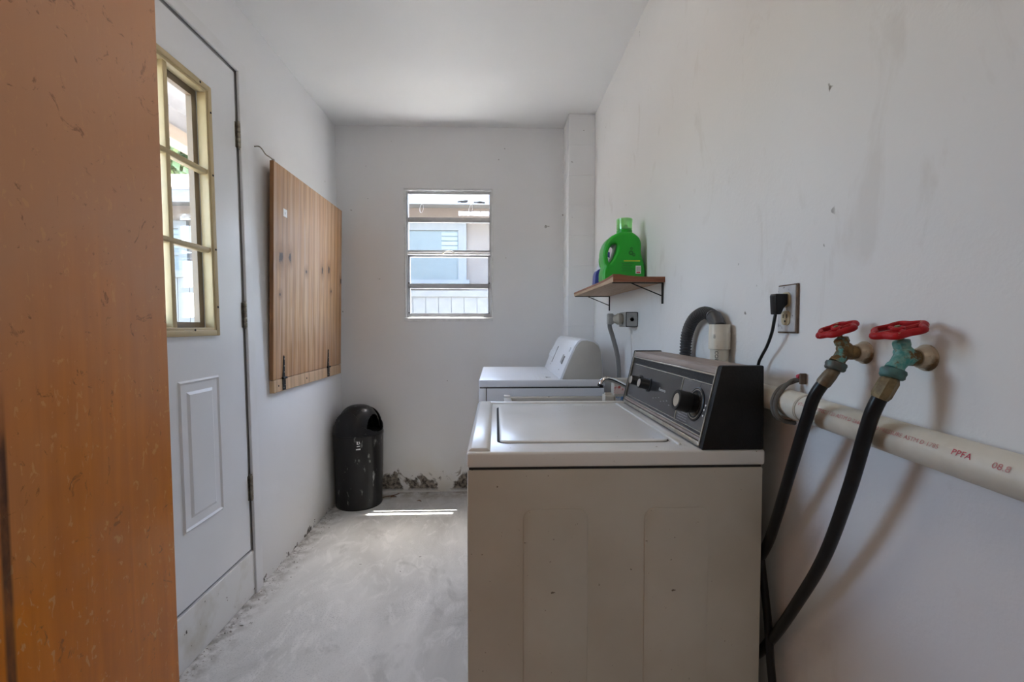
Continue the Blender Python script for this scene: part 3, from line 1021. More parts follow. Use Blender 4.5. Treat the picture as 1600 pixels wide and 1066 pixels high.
for y in (1.445, 1.362):
    k = ccyl('knob', y, 0.087, [(0.021, 0.0), (0.021, 0.003), (0.017, 0.004), (0.0155, 0.006), (0.0145, 0.030), (0.013, 0.032), (0, 0.032)], 'black_plastic')
    ccyl('knob_cap', y, 0.087, [(0.0125, 0.0315), (0.0120, 0.0335), (0, 0.0335)], 'chrome', k)
dial = ccyl('timer_dial', 1.035, 0.085, [(0.040, 0.0005), (0.040, 0.003), (0.0375, 0.004), (0.0365, 0.003), (0.033, 0.003), (0.0325, 0.0045), (0.030, 0.0045), (0.029, 0.003), (0, 0.003)], 'black_plastic')
ccyl('dial_ring', 1.035, 0.085, [(0.0350, 0.0030), (0.0348, 0.0038), (0.0335, 0.0038), (0.0332, 0.003)], 'trim_metal', dial, 36)
ccyl('dial_knob', 1.035, 0.085, [(0.022, 0.003), (0.023, 0.018), (0.0245, 0.020), (0.0245, 0.048), (0.023, 0.050), (0.0175, 0.050), (0.0165, 0.0475), (0, 0.0475)], 'black_plastic', dial)
ccyl('dial_cap', 1.035, 0.085, [(0.0160, 0.0470), (0.0155, 0.0490), (0, 0.0490)], 'trim_metal', dial)
def ctext(body, size, y, v, m, parent=cons, n=0.0008):
    bm = text_bm(body, size)
    xform(bm, basis(P0 + Vector((0, y, 0)) + ce * v + cn * n, (0, -1, 0), ce, cn))
    return obj('lettering', bm, m, parent, smooth=False)
ctext('Kenmore', 0.013, 1.276, 0.083, 'ink_white')
for (y, v) in ((0.988, 0.090), (0.991, 0.079), (0.9905, 0.066)):
    ccyl('indicator_dot', y, v, [(0.0026, 0.0005), (0.0022, 0.0015), (0, 0.0015)], 'ink_white', n=8)
cbox('tick_mark', 1.0335, 1.0365, 0.127, 0.136, 0.0004, 0.0009, 'ink_black')
for i in range(4):
    cbox('tick_mark', 1.065, 1.118, 0.036 + 0.006 * i, 0.0367 + 0.006 * i, 0.0003, 0.0008, 'ink_grey')
for i in range(7):
    yy = 1.30 - 0.02 * i
    cbox('tick_mark', yy, yy + 0.008, 0.055 + 0.004 * (i % 3), 0.0565 + 0.004 * (i % 3), 0.0003, 0.0008, 'ink_grey')

# ------------------------------------------------------------------ clothes dryer
M['dryer_white'] = mat('dryer_white', (0.80, 0.82, 0.86), 0.30, col2=(0.77, 0.79, 0.83), scale=3)
M['dryer_grey'] = mat('dryer_end_grey', (0.50, 0.48, 0.44), 0.45)
DXA, DXB, DYA, DYB, DZT = -0.081, 0.513, 2.130, 2.820, 0.895
dr = thing('clothes_dryer', 'white clothes dryer with curved console beside the back wall', 'dryer', ((DXA + DXB) / 2, (DYA + DYB) / 2, 0))
obj('cabinet', addbox(None, DXA + 0.012, DXB, DYA + 0.004, DYB, 0.02, 0.857, 0.003, 1), 'dryer_white', dr)
obj('front_panel', addbox(None, DXA, DXA + 0.034, DYA + 0.002, DYB, 0.02, 0.8565, 0.005, 2), 'dryer_white', dr)
obj('panel_seam', addbox(None, DXA + 0.034, DXA + 0.0375, DYA + 0.003, DYB, 0.03, 0.857), 'gap', dr, smooth=False)
obj('top_seam', addbox(None, DXA + 0.004, DXB - 0.004, DYA + 0.0035, DYB - 0.002, 0.855, 0.862), 'gap', dr, smooth=False)
obj('top', addbox(None, DXA, DXB + 0.002, DYA, DYB + 0.002, 0.860, DZT, 0.006, 3), 'dryer_white', dr)
cp = [(0.302, 0.894), (0.322, 0.945), (0.350, 1.010), (0.372, 1.055), (0.386, 1.076), (0.402, 1.087), (0.430, 1.088), (0.462, 1.080), (0.486, 1.062), (0.498, 1.035), (0.505, 0.990), (0.510, 0.894)]
dc = obj('console', addprism(None, cp, 'y', DYA + 0.012, DYB - 0.004, 0.003, 2), 'dryer_white', dr)
cg = [(0.302 + (x - 0.302) * 0.93 + 0.011, 0.894 + (z - 0.894) * 0.955) for x, z in cp]
obj('end_cap', addprism(None, cg, 'y', DYA + 0.005, DYA + 0.016, 0.003, 2), 'dryer_grey', dc, label='grey end cap')
dP = Vector((0.302, 0, 0.894))
de = Vector((0.070, 0, 0.161)).normalized()
dn = Vector((-de.z, 0, de.x))
DB = basis(dP, (0, 1, 0), de, dn)
def dbox(name, y0, y1, v0, v1, n0, n1, m):
    bm = addbox(None, y0, y1, v0, v1, n0, n1, 0.0008, 1)
    xform(bm, DB)
    bmesh.ops.recalc_face_normals(bm, faces=list(bm.faces))
    return obj(name, bm, m, dc)
dbox('display_window', 2.25, 2.285, 0.068, 0.112, -0.002, 0.003, 'console_grey')
dbox('display_surround', 2.29, 2.335, 0.072, 0.118, -0.002, 0.0025, 'ink_grey')
dbox('slot', 2.60, 2.612, 0.05, 0.15, -0.002, 0.003, 'gap')
k = obj('knob', addlathe(None, [(0.026, 0), (0.026, 0.004), (0.020, 0.006), (0.018, 0.022), (0, 0.024)], dP + Vector((0, 2.68, 0)) + de * 0.10, dn, 20), 'dryer_white', dc)
obj('knob', addlathe(None, [(0.012, 0), (0.011, 0.006), (0, 0.007)], dP + Vector((0, 2.20, 0)) + de * 0.150, dn, 14), 'dryer_white', dc)
for y in (2.62, 2.27):
    dbox('printed_mark', y, y + 0.02, 0.035, 0.040, 0.0, 0.0022, 'ink_grey')
bm = addprism(None, [(0.245, 2.21), (0.272, 2.235), (0.245, 2.26)], 'z', DZT - 0.001, DZT + 0.0006)
obj('arrow_mark', bm, 'ink_grey', dr, smooth=False)
for i in range(4):
    obj('lint_cover_line', addbox(None, 0.195 + 0.02 * i, 0.197 + 0.02 * i, 2.17, 2.40, DZT - 0.001, DZT + 0.0006), 'ink_white', dr, smooth=False)
for x in (DXA + 0.05, DXB - 0.05):
    for y in (DYA + 0.05, DYB - 0.05):
        obj('foot', addlathe(None, [(0.02, 0), (0.02, 0.01), (0.01, 0.014), (0.01, 0.03)], (x, y, 0), n=10), 'black_plastic', dr)

# ------------------------------------------------------------------ laundry tub between the machines
M['tub'] = mat('beige_tub_plastic', (0.55, 0.52, 0.47), 0.5, col2=(0.47, 0.44, 0.39), scale=6)
tb = thing('laundry_tub', 'beige plastic laundry tub between the washing machine and dryer', 'sink', (0.29, 1.86, 0))
bm = bmesh.new()
tx0, tx1, ty0, ty1, tz = 0.034, 0.560, 1.645, 2.075, 0.826
addbox(bm, tx0, tx1, ty0, ty0 + 0.035, tz - 0.03, tz, 0.004, 2)
addbox(bm, tx0, tx1, ty1 - 0.035, ty1, tz - 0.03, tz, 0.004, 2)
addbox(bm, tx0, tx0 + 0.035, ty0, ty1, tz - 0.03, tz, 0.004, 2)
addbox(bm, tx1 - 0.06, tx1, ty0, ty1, tz - 0.03, tz, 0.004, 2)
rim = obj('rim', bm, 'tub', tb)
bm = bmesh.new()
addbox(bm, tx0 + 0.02, tx1 - 0.05, ty0 + 0.02, ty0 + 0.027, 0.50, tz - 0.02)
addbox(bm, tx0 + 0.02, tx1 - 0.05, ty1 - 0.027, ty1 - 0.02, 0.50, tz - 0.02)
addbox(bm, tx0 + 0.02, tx0 + 0.027, ty0 + 0.02, ty1 - 0.02, 0.50, tz - 0.02)
addbox(bm, tx1 - 0.057, tx1 - 0.05, ty0 + 0.02, ty1 - 0.02, 0.50, tz - 0.02)
addbox(bm, tx0 + 0.02, tx1 - 0.05, ty0 + 0.02, ty1 - 0.02, 0.49, 0.50)
obj('basin', bm, 'tub', tb, smooth=False)
for x in (tx0 + 0.05, tx1 - 0.08):
    for y in (ty0 + 0.05, ty1 - 0.05):
        obj('leg', addbox(None, x - 0.018, x + 0.018, y - 0.018, y + 0.018, 0.0, 0.50, 0.003, 1), 'tub', tb)
obj('rim_clip', addbox(None, tx0 + 0.001, tx0 + 0.030, ty1 - 0.04, ty1 - 0.005, tz - 0.004, tz + 0.009, 0.002, 1), 'white_plastic', tb)
obj('rim_screw', addlathe(None, [(0.005, 0), (0, 0.002)], (0.24, ty1 - 0.02, tz), n=8), 'black_iron', tb)
fa = thing('sink_faucet', 'chrome swivel faucet spout above the laundry tub', 'faucet', (0.545, 1.72, tz))
obj('base', addlathe(None, [(0.022, 0), (0.022, 0.01), (0.014, 0.016), (0.012, 0.045), (0.013, 0.05), (0, 0.055)], (0.545, 1.72, tz), n=20), 'chrome', fa)
bm = addtube(None, spline([(0.545, 1.72, tz + 0.04), (0.535, 1.72, 0.890), (0.498, 1.72, 0.916), (0.450, 1.72, 0.940), (0.424, 1.72, 0.947), (0.408, 1.72, 0.940), (0.398, 1.72, 0.922)], 7), lambda f, i: 0.0080 + 0.0025 * f, 12)
sp = obj('spout', bm, 'chrome', fa)
obj('aerator', addlathe(None, [(0.011, 0), (0.011, 0.008), (0.0095, 0.010), (0, 0.010)], (0.4005, 1.72, 0.926), (-0.42, 0, -0.9), 14), 'black_iron', sp)
# small cartons standing on the tub ledge
M['card_red'] = mat('carton_red_print', (0.70, 0.56, 0.50), 0.7, col2=(0.50, 0.07, 0.06), scale=45, lo=0.50, hi=0.58)
M['card_beige'] = mat('cardboard', (0.55, 0.50, 0.42), 0.75, col2=(0.48, 0.43, 0.35), scale=15)
M['card_blue'] = mat('carton_blue_print', (0.50, 0.53, 0.55), 0.6, col2=(0.06, 0.16, 0.34), scale=30, lo=0.42, hi=0.55)
ct = thing('carton', 'small cardboard carton with red and blue print beside the console', 'carton', (0.515, 1.82, tz))
obj('box', addbox(None, 0.473, 0.556, 1.800, 1.850, tz, 0.936, 0.002, 1), 'card_beige', ct)
obj('red_panel', addbox(None, 0.4725, 0.556, 1.7985, 1.8010, 0.876, 0.908), 'card_red', ct, smooth=False)
obj('blue_panel', addbox(None, 0.478, 0.556, 1.7985, 1.8010, 0.832, 0.866), 'card_blue', ct, smooth=False)
c2 = thing('paper_packet', 'crumpled brown paper packet on the tub ledge', 'packet', (0.453, 1.82, tz))
bm = addbox(None, 0.436, 0.471, 1.795, 1.85, tz, 0.872, 0.004, 2)
for v in bm.verts:
    v.co += Vector((random.uniform(-.002, .002), random.uniform(-.003, .003), random.uniform(-.004, 0)))
obj('packet_body', bm, 'card_beige', c2)
obj('packet_fold', addbox(None, 0.440, 0.468, 1.817, 1.828, 0.867, 0.879, 0.002, 1), 'card_beige', c2)

# ------------------------------------------------------------------ shelf with detergent
M['shelf_wood'] = mat('shelf_wood', (0.50, 0.345, 0.22), 0.6, col2=(0.42, 0.27, 0.16), scale=5, stretch=(14, 1, 14))
M['shelf_end'] = mat('shelf_end_grain', (0.30, 0.105, 0.045), 0.55, col2=(0.17, 0.055, 0.025), scale=8, stretch=(1, 1, 30))
SX0, SY0, SY1, SZ0, SZ1 = 0.434, 1.680, 2.520, 1.3125, 1.3320
sh = thing('wall_shelf', 'small warped plywood shelf on black wire brackets on the right wall', 'shelf', (0.53, 2.1, 1.2325))
bm = addbox(None, SX0, XR - 0.001, SY0, SY1, SZ0, SZ1)
bmesh.ops.subdivide_edges(bm, edges=list(bm.edges), cuts=7, use_grid_fill=True)
def warp(bm):
    for v in bm.verts:
        f = max(0, 1 - (v.co.y - SY0) / 0.28) * max(0, 1 - abs(v.co.x - SX0 - 0.012) / 0.11)
        if v.co.z > SZ0 + 0.004:
            v.co.z += 0.011 * f * f
    return bm
obj('board', warp(bm), 'shelf_wood', sh, smooth=False)
bm = addbox(None, SX0 + 0.0005, XR - 0.001, SY0 - 0.0012, SY0 + 0.001, SZ0 + 0.0005, SZ1 + 0.0003)
bmesh.ops.subdivide_edges(bm, edges=list(bm.edges), cuts=7, use_grid_fill=True)
obj('end_edge', warp(bm), 'shelf_end', sh, smooth=False, label='dark red-brown end edge')
bm = addbox(None, SX0 - 0.0012, SX0 + 0.001, SY0, SY1, SZ0 + 0.011, SZ1 + 0.0003)
bmesh.ops.subdivide_edges(bm, edges=list(bm.edges), cuts=15, use_grid_fill=True)
obj('front_edge', warp(bm), 'shelf_end', sh, smooth=False)
for y in (1.700, 2.505):
    bm = bmesh.new()
    addbox(bm, XR - 0.0055, XR - 0.0005, y - 0.006, y + 0.006, 1.2325, SZ0, 0.001, 1)
    addbox(bm, SX0 + 0.002, XR - 0.001, y - 0.006, y + 0.006, SZ0 - 0.0035, SZ0, 0.0008, 1)
    addtube(bm, [(XR - 0.004, y, 1.262), (SX0 + 0.075, y, SZ0 - 0.003)], 0.0022, 8)
    obj('bracket', bm, 'black_iron', sh)

def flat_body(name, outer, holes, y0, half, bev, m, parent):
    """rounded slab shape from outlines in x,z; stands round the plane y0"""
    cu = bpy.data.curves.new(name, 'CURVE')
    cu.dimensions = '2D'
    cu.fill_mode = 'BOTH'
    cu.extrude = half - bev
    cu.bevel_depth = bev
    cu.bevel_resolution = 4
    cu.offset = -bev
    for ring in [outer] + holes:
        s = cu.splines.new('POLY')
        s.points.add(len(ring) - 1)
        for p, q in zip(s.points, ring):
            p.co = (q[0], q[1], 0, 1)
        s.use_cyclic_u = True
    o = bpy.data.objects.new('tmp', cu)
    COL.objects.link(o)
    bpy.context.view_layer.update()
    me = bpy.data.meshes.new_from_object(o.evaluated_get(bpy.context.evaluated_depsgraph_get()))
    bm = bmesh.new()
    bm.from_mesh(me)
    bpy.data.meshes.remove(me)
    bpy.data.objects.remove(o)
    bpy.data.curves.remove(cu)
    bmesh.ops.remove_doubles(bm, verts=list(bm.verts), dist=0.00005)
    xform(bm, basis((0, y0, 0), (1, 0, 0), (0, 0, 1), (0, -1, 0)))
    return obj(name, bm, m, parent, angle=60)

def smooth2(pts, k=5):
    q = [Vector((p[0], p[1], 0)) for p in pts]
    n = len(q)
    out = []
    for i in range(n):
        a, b, c, d = q[i - 1], q[i], q[(i + 1) % n], q[(i + 2) % n]
        for j in range(k):
            t = j / k
            v = 0.5 * ((2 * b) + (c - a) * t + (2 * a - 5 * b + 4 * c - d) * t * t + (3 * b - a - 3 * c + d) * t ** 3)
            out.append((v.x, v.y))
    return out

M['green'] = mat('green_plastic', (0.010, 0.40, 0.018), 0.30, col2=(0.008, 0.34, 0.016), scale=6)
M['green_dark'] = mat('dark_green_print', (0.006, 0.20, 0.012), 0.35)
M['yellow_print'] = mat('yellow_print', (0.62, 0.62, 0.03), 0.4)
bz = SZ1 + 0.0005
bo = thing('detergent_bottle', 'bright green liquid detergent bottle with clear measuring cap on the shelf', 'bottle', (0.535, 1.93, bz))
outer = smooth2([(0.452, 1.335), (0.50, 1.3328), (0.56, 1.3328), (0.612, 1.335), (0.6215, 1.352), (0.6205, 1.395), (0.612, 1.430), (0.606, 1.455), (0.606, 1.490), (0.598, 1.515),
                 (0.578, 1.533), (0.560, 1.540), (0.520, 1.540), (0.500, 1.533), (0.475, 1.518), (0.455, 1.490), (0.446, 1.455), (0.448, 1.420), (0.452, 1.400), (0.4455, 1.375), (0.4455, 1.350)])
hole = smooth2([(0.468, 1.412), (0.482, 1.425), (0.496, 1.452), (0.503, 1.478), (0.496, 1.489), (0.482, 1.484), (0.470, 1.465), (0.464, 1.435)])
body = flat_body('body', outer, [hole], 1.93, 0.050, 0.016, 'green', bo)
obj('neck', addlathe(None, [(0.033, 0.0), (0.033, 0.016), (0.030, 0.018), (0.030, 0.024), (0, 0.024)], (0.545, 1.93, 1.536), n=28), 'green', bo)
cap = obj('measuring_cap', addlathe(None, [(0.0325, 0.0), (0.0325, 0.030), (0.0335, 0.034), (0.0335, 0.044), (0.031, 0.046), (0, 0.046), (0, 0.043), (0.030, 0.043), (0.0305, 0.0)], (0.545, 1.93, 1.556), n=32, cap=False), 'cap_clear', bo)
obj('spout', addlathe(None, [(0.011, 0), (0.012, 0.008), (0.008, 0.018), (0, 0.022)], (0.550, 1.93, 1.558), n=16), 'green', cap)
fy = 1.93 - 0.0503
obj('label_line', addbox(None, 0.530, 0.598, fy - 0.0004, fy + 0.0004, 1.417, 1.421), 'yellow_print', body, smooth=False)
lab = obj('barcode_label', addbox(None, 0.580, 0.602, fy - 0.0008, fy + 0.0004, 1.366, 1.399), 'ink_white', body, smooth=False)
for i in range(8):
    x = 0.5825 + i * 0.0022
    obj('barcode_bar', addbox(None, x, x + (0.0014 if i % 3 else 0.0008), fy - 0.0011, fy - 0.0007, 1.377, 1.395), 'ink_grey', lab, smooth=False)
obj('label_print', addbox(None, 0.583, 0.599, fy - 0.0011, fy - 0.0007, 1.3685, 1.374), 'ink_red', lab, smooth=False)
for i in range(5):
    z = 1.408 - i * 0.008
    obj('fine_print', addbox(None, 0.520 + 0.004 * (i % 2), 0.572 - 0.006 * (i % 3), fy - 0.0003, fy + 0.0004, z, z + 0.0025), 'green_dark', body, smooth=False)
for (x, z, r) in ((0.560, 1.452, 0.010), (0.572, 1.444, 0.007), (0.562, 1.470, 0.006)):
    obj('printed_mark', addlathe(None, [(r, 0.0), (r * 0.9, 0.0005), (r * 0.4, 0.0005)], (x, fy + 0.0001, z), (0, -1, 0), 14, cap=False), 'green_dark', body)

M['blue'] = mat('blue_label', (0.05, 0.075, 0.34), 0.4, col2=(0.035, 0.05, 0.26), scale=10)
M['blue_body'] = mat('milky_bottle', (0.62, 0.66, 0.78), 0.35)
M['fruit_print'] = mat('yellow_green_print', (0.50, 0.46, 0.05), 0.5, col2=(0.10, 0.22, 0.04), scale=60)
bb = thing('cleaner_bottle', 'small blue cleaner bottle half hidden behind the green detergent bottle', 'bottle', (0.525, 2.19, bz))
outer = smooth2([(0.478, 1.335), (0.53, 1.3328), (0.575, 1.335), (0.580, 1.37), (0.572, 1.42), (0.556, 1.455), (0.540, 1.475), (0.520, 1.475), (0.500, 1.450), (0.484, 1.415), (0.474, 1.37)])
b2 = flat_body('body', outer, [], 2.19, 0.032, 0.012, 'blue_body', bb)
lo = smooth2([(0.477, 1.338), (0.53, 1.336), (0.576, 1.338), (0.5815, 1.37), (0.575, 1.415), (0.53, 1.428), (0.482, 1.412), (0.4725, 1.37)])
flat_body('label', lo, [], 2.19, 0.0328, 0.002, 'blue', b2)
obj('printed_mark', addlathe(None, [(0.012, 0.0), (0.011, 0.0006), (0, 0.0006)], (0.499, 2.19 - 0.0328, 1.365), (0, -1, 0), 14), 'fruit_print', b2)
obj('cap', addlathe(None, [(0.017, 0.0), (0.017, 0.030), (0.015, 0.033), (0, 0.033)], (0.532, 2.19, 1.471), n=20), 'blue', bb)

# ------------------------------------------------------------------ dryer outlet box, plug and cord
M['box_grey'] = mat('grey_box_metal', (0.42, 0.41, 0.39), 0.5, 0.3, col2=(0.33, 0.32, 0.30), scale=20)
M['cord_grey'] = mat('grey_cord', (0.22, 0.215, 0.21), 0.5)
ob = thing('outlet_box', 'grey metal surface outlet box on the wall below the shelf', 'outlet', (0.605, 2.06, 1.144))
obj('box', addbox(None, 0.575, XR - 0.0005, 2.002, 2.115, 1.144, 1.211, 0.004, 2), 'box_grey', ob)
obj('knockout', addlathe(None, [(0.011, 0), (0.011, 0.0015), (0.009, 0.002), (0, 0.002)], (0.603, 2.002, 1.1775), (0, -1, 0), 16), 'black_iron', ob)
for dx in (-0.017, 0.017):
    for dz in (-0.024, 0.024):
        obj('screw', addlathe(None, [(0.003, 0), (0.0025, 0.0012), (0, 0.0014)], (0.603 + dx, 2.002, 1.1775 + dz), (0, -1, 0), 8), 'black_iron', ob)
obj('rim', addprism(None, rrect(0.5755, 0.6290, 1.1445, 1.2105, 0.004), 'y', 2.0005, 2.0022), 'black_iron', ob)
obj('rim_plate', addprism(None, rrect(0.5785, 0.6265, 1.1475, 1.2075, 0.004), 'y', 2.0000, 2.0016), 'box_grey', ob)
pc = thing('dryer_cord', 'thick grey dryer power cord with round plug in the grey box', 'cord', (0.55, 2.055, 0.7))
obj('plug', addlathe(None, [(0.0, 0.0), (0.022, 0.0), (0.026, 0.006), (0.026, 0.022), (0.020, 0.030), (0.017, 0.045), (0.015, 0.047), (0, 0.048)], (0.5748, 2.055, 1.180), (-1, 0, 0), 20), 'card_beige', pc)
obj('plug_body', addbox(None, 0.506, 0.532, 2.040, 2.072, 1.155, 1.205, 0.005, 2), 'box_grey', pc)
pts = spline([(0.519, 2.055, 1.170), (0.517, 2.055, 1.145), (0.530, 2.058, 1.105), (0.549, 2.06, 1.04), (0.561, 2.065, 0.98), (0.566, 2.07, 0.90), (0.566, 2.085, 0.70), (0.56, 2.09, 0.55)], 7)
obj('cable', addtube(None, pts, 0.0075, 10, squash=(1.35, 0.6), up=(0, 1, 0)), 'cord_grey', pc)

# ------------------------------------------------------------------ standpipe and corrugated drain hose
M['pvc'] = mat('grubby_pvc', (0.66, 0.62, 0.53), 0.42, col2=(0.55, 0.50, 0.40), scale=9, lo=0.42, hi=0.7, speck=(0.20, 0.17, 0.13), sscale=80, slo=0.71, shi=0.76)
M['pvc_dirty'] = mat('dirty_pvc_top', (0.66, 0.635, 0.56), 0.42, col2=(0.42, 0.38, 0.30), scale=14, lo=0.5, hi=0.75)
M['hose_grey'] = mat('corrugated_hose', (0.055, 0.055, 0.058), 0.36)
sx, sy = 0.6015, 1.205
st = thing('standpipe', 'off-white plastic drain standpipe with collar behind the washing machine', 'pipe', (sx, sy, 0))
obj('riser', addlathe(None, [(0.0225, 0.0), (0.0235, 0.005), (0.0235, 1.12), (0.0, 1.12)], (sx, sy, 0), n=28), 'pvc', st)
cpl = obj('collar', addlathe(None, [(0.0238, 1.086), (0.0276, 1.087), (0.0276, 1.130), (0.0268, 1.132), (0.0268, 1.1535), (0.0235, 1.1535), (0.0230, 1.10)], (sx, sy, 0), n=32, cap=False), 'pvc', st)
def wrap_text(body, size, cx, cy, z, r, ang, m, parent, vertical=True):
    """lettering running up a vertical pipe"""
    bm = text_bm(body, size)
    for v in bm.verts:
        along, across = v.co.x, v.co.y
        a = ang - across / r
        zz = z - along
        v.co = Vector((cx + r * math.cos(a), cy + r * math.sin(a), zz))
    bmesh.ops.recalc_face_normals(bm, faces=list(bm.faces))
    return obj('lettering', bm, m, parent, smooth=False)
wrap_text('103', 0.008, sx, sy, 1.128, 0.0279, math.radians(250 - 27), 'ink_black', cpl)
wrap_text('.CO6', 0.013, sx, sy, 1.086, 0.0238, math.radians(250 - 12), 'ink_black', st)
dh = thing('drain_hose', 'grey corrugated drain hose arching into the standpipe', 'hose', (0.59, 1.42, 0.5))
raw = spline([(0.608, 1.44, 0.50), (0.607, 1.44, 0.80), (0.606, 1.435, 1.00), (0.604, 1.430, 1.07), (0.603, 1.415, 1.125), (0.602, 1.370, 1.168), (0.602, 1.305, 1.187), (0.602, 1.250, 1.178), (0.602, 1.222, 1.158), (0.602, 1.210, 1.135)], 30)
pts = [raw[0]]
acc = 0.0
for a_, b_ in zip(raw, raw[1:]):                 # even steps so that the ribs are regular
    acc += (b_ - a_).length
    if acc >= 0.00155:
        pts.append(b_)
        acc = 0.0
def ridges(f, i):
    return 0.0155 + (0.0030 if i % 5 < 2 else 0.0)
obj('tube', addtube(None, pts, ridges, 16), 'hose_grey', dh)
obj('cuff', addtube(None, [(0.602, 1.240, 1.1745), (0.602, 1.226, 1.163), (0.602, 1.214, 1.146)], 0.0205, 18), 'hose_grey', dh)

# ------------------------------------------------------------------ duplex outlet with plug
M['plate'] = mat('painted_metal_plate', (0.60, 0.60, 0.60), 0.35, 0.3, col2=(0.50, 0.50, 0.53), scale=25, speck=(0.30, 0.28, 0.30), sscale=60, slo=0.64, shi=0.68)
M['rust'] = mat('rusty_brown', (0.15, 0.095, 0.06), 0.7, col2=(0.07, 0.045, 0.03), scale=30)
M['ivory'] = mat('ivory_plastic', (0.52, 0.44, 0.28), 0.4, col2=(0.44, 0.36, 0.22), scale=20)
ou = thing('wall_outlet', 'duplex wall outlet with tarnished metal plate near the red valves', 'outlet', (0.625, 0.958, 1.134))
OY0, OY1, OZ0, OZ1 = 0.9255, 0.9905, 1.134, 1.2385
obj('back_plate', addbox(None, 0.6255, XR - 0.0003, OY0, OY1, OZ0, OZ1, 0.001, 1), 'rust', ou)
obj('cover_plate', addprism(None, rrect(OY0 + 0.004, OY1 - 0.002, OZ0 + 0.003, OZ1 - 0.003, 0.003), 'x', 0.6235, 0.6265, 0.001, 1), 'plate', ou)
oc = (OY0 + OY1) / 2
for z in (1.2060, 1.1665):
    rc = obj('receptacle', addprism(None, rrect(oc - 0.0135, oc + 0.0135, z - 0.0155, z + 0.0155, 0.009), 'x', 0.6205, 0.6245, 0.0012, 2), 'ivory', ou)
    for dy in (-0.006, 0.006):
        obj('blade_slot', addbox(None, 0.6202, 0.6210, oc + dy - 0.0011, oc + dy + 0.0011, z + 0.000, z + 0.008), 'gap', rc, smooth=False)
    obj('ground_hole', addlathe(None, [(0.0026, 0), (0, 0.0003)], (0.6205, oc, z - 0.007), (-1, 0, 0), 10), 'gap', rc)
obj('screw', addlathe(None, [(0.003, 0), (0.0025, 0.0014), (0, 0.0016)], (0.6235, oc, 1.1863), (-1, 0, 0), 10), 'chrome', ou)
pl = thing('power_plug', 'black power plug and cord in the duplex wall outlet', 'cord', (0.605, 0.965, 0.9))
obj('plug', addprism(None, [(0.6200, 1.2180), (0.6200, 1.1960), (0.6120, 1.1880), (0.6060, 1.1740), (0.5945, 1.1740), (0.5920, 1.2130), (0.5935, 1.2180)], 'y', oc - 0.0105, oc + 0.0105, 0.002, 2), 'black_plastic', pl)
pts = spline([(0.6000, oc, 1.176), (0.5990, oc + 0.003, 1.160), (0.6000, oc + 0.012, 1.135), (0.604, oc + 0.035, 1.105), (0.607, oc + 0.060, 1.080), (0.608, oc + 0.075, 1.058), (0.607, oc + 0.09, 0.99), (0.606, oc + 0.10, 0.90)], 7)
obj('cable', addtube(None, pts, 0.0034, 10), 'black_plastic', pl)

# ------------------------------------------------------------------ boiler valves with red wheels
def brass_mat(name, patina):
    m, nt, b = nodes_of(name)
    g = G(nt)
    v = g.coord()
    p = g.pos()
    c = g.mix(g.ramp(g.noise(p, 60, 4), 0.35, 0.65), (0.24, 0.155, 0.065), (0.12, 0.075, 0.032))
    x, y, z = g.sep(p)[0:3]
    side = g.ramp(x, 0.612, 0.588)
    f = g.ramp(g.math('ADD', g.noise(p, 75, 5, 0.65), g.math('MULTIPLY', side, 0.22)), 0.66 - patina, 0.74 - patina)
    pc_ = g.mix(g.ramp(g.noise(p, 140, 4), 0.35, 0.65), (0.055, 0.27, 0.25), (0.22, 0.40, 0.35))
    c = g.mix(f, c, pc_)
    g.l(c, b.inputs['Base Color'])
    met = g.ramp(f, 0, 1, 0.65, 0.0)
    g.l(met, b.inputs['Metallic'])
    setp(b, Roughness=0.55)
    g.bump(g.noise(p, 160, 4), 0.35, 0.002, b)
    return m
M['brass_a'] = brass_mat('tarnished_brass', -0.045)
M['brass_b'] = brass_mat('verdigris_brass', 0.10)
M['brown_metal'] = mat('brown_metal_ring', (0.10, 0.095, 0.085), 0.5, 0.4, col2=(0.08, 0.13, 0.12), scale=60)
M['verdigris'] = mat('verdigris_ring', (0.07, 0.17, 0.16), 0.55, 0.2, col2=(0.05, 0.085, 0.08), scale=60)
M['crimp'] = mat('crimp_brass', (0.17, 0.13, 0.085), 0.5, 0.5, col2=(0.09, 0.06, 0.04), scale=50)
M['hex'] = mat('hex_brass', (0.25, 0.19, 0.10), 0.5, 0.5, col2=(0.12, 0.09, 0.05), scale=70)
M['red'] = mat('red_wheel_paint', (0.40, 0.008, 0.012), 0.45, spec=0.25, col2=(0.28, 0.006, 0.009), scale=40, speck=(0.42, 0.24, 0.15), sscale=130, slo=0.66, shi=0.70)
M['flange'] = mat('painted_flange', (0.50, 0.43, 0.33), 0.45, 0.3, col2=(0.16, 0.11, 0.06), scale=45, lo=0.46, hi=0.60)
M['rubber'] = mat('black_rubber_hose', (0.007, 0.007, 0.008), 0.34, spec=0.28, col2=(0.011, 0.011, 0.012), scale=30, speck=(0.16, 0.16, 0.16), sscale=90, slo=0.74, shi=0.78)

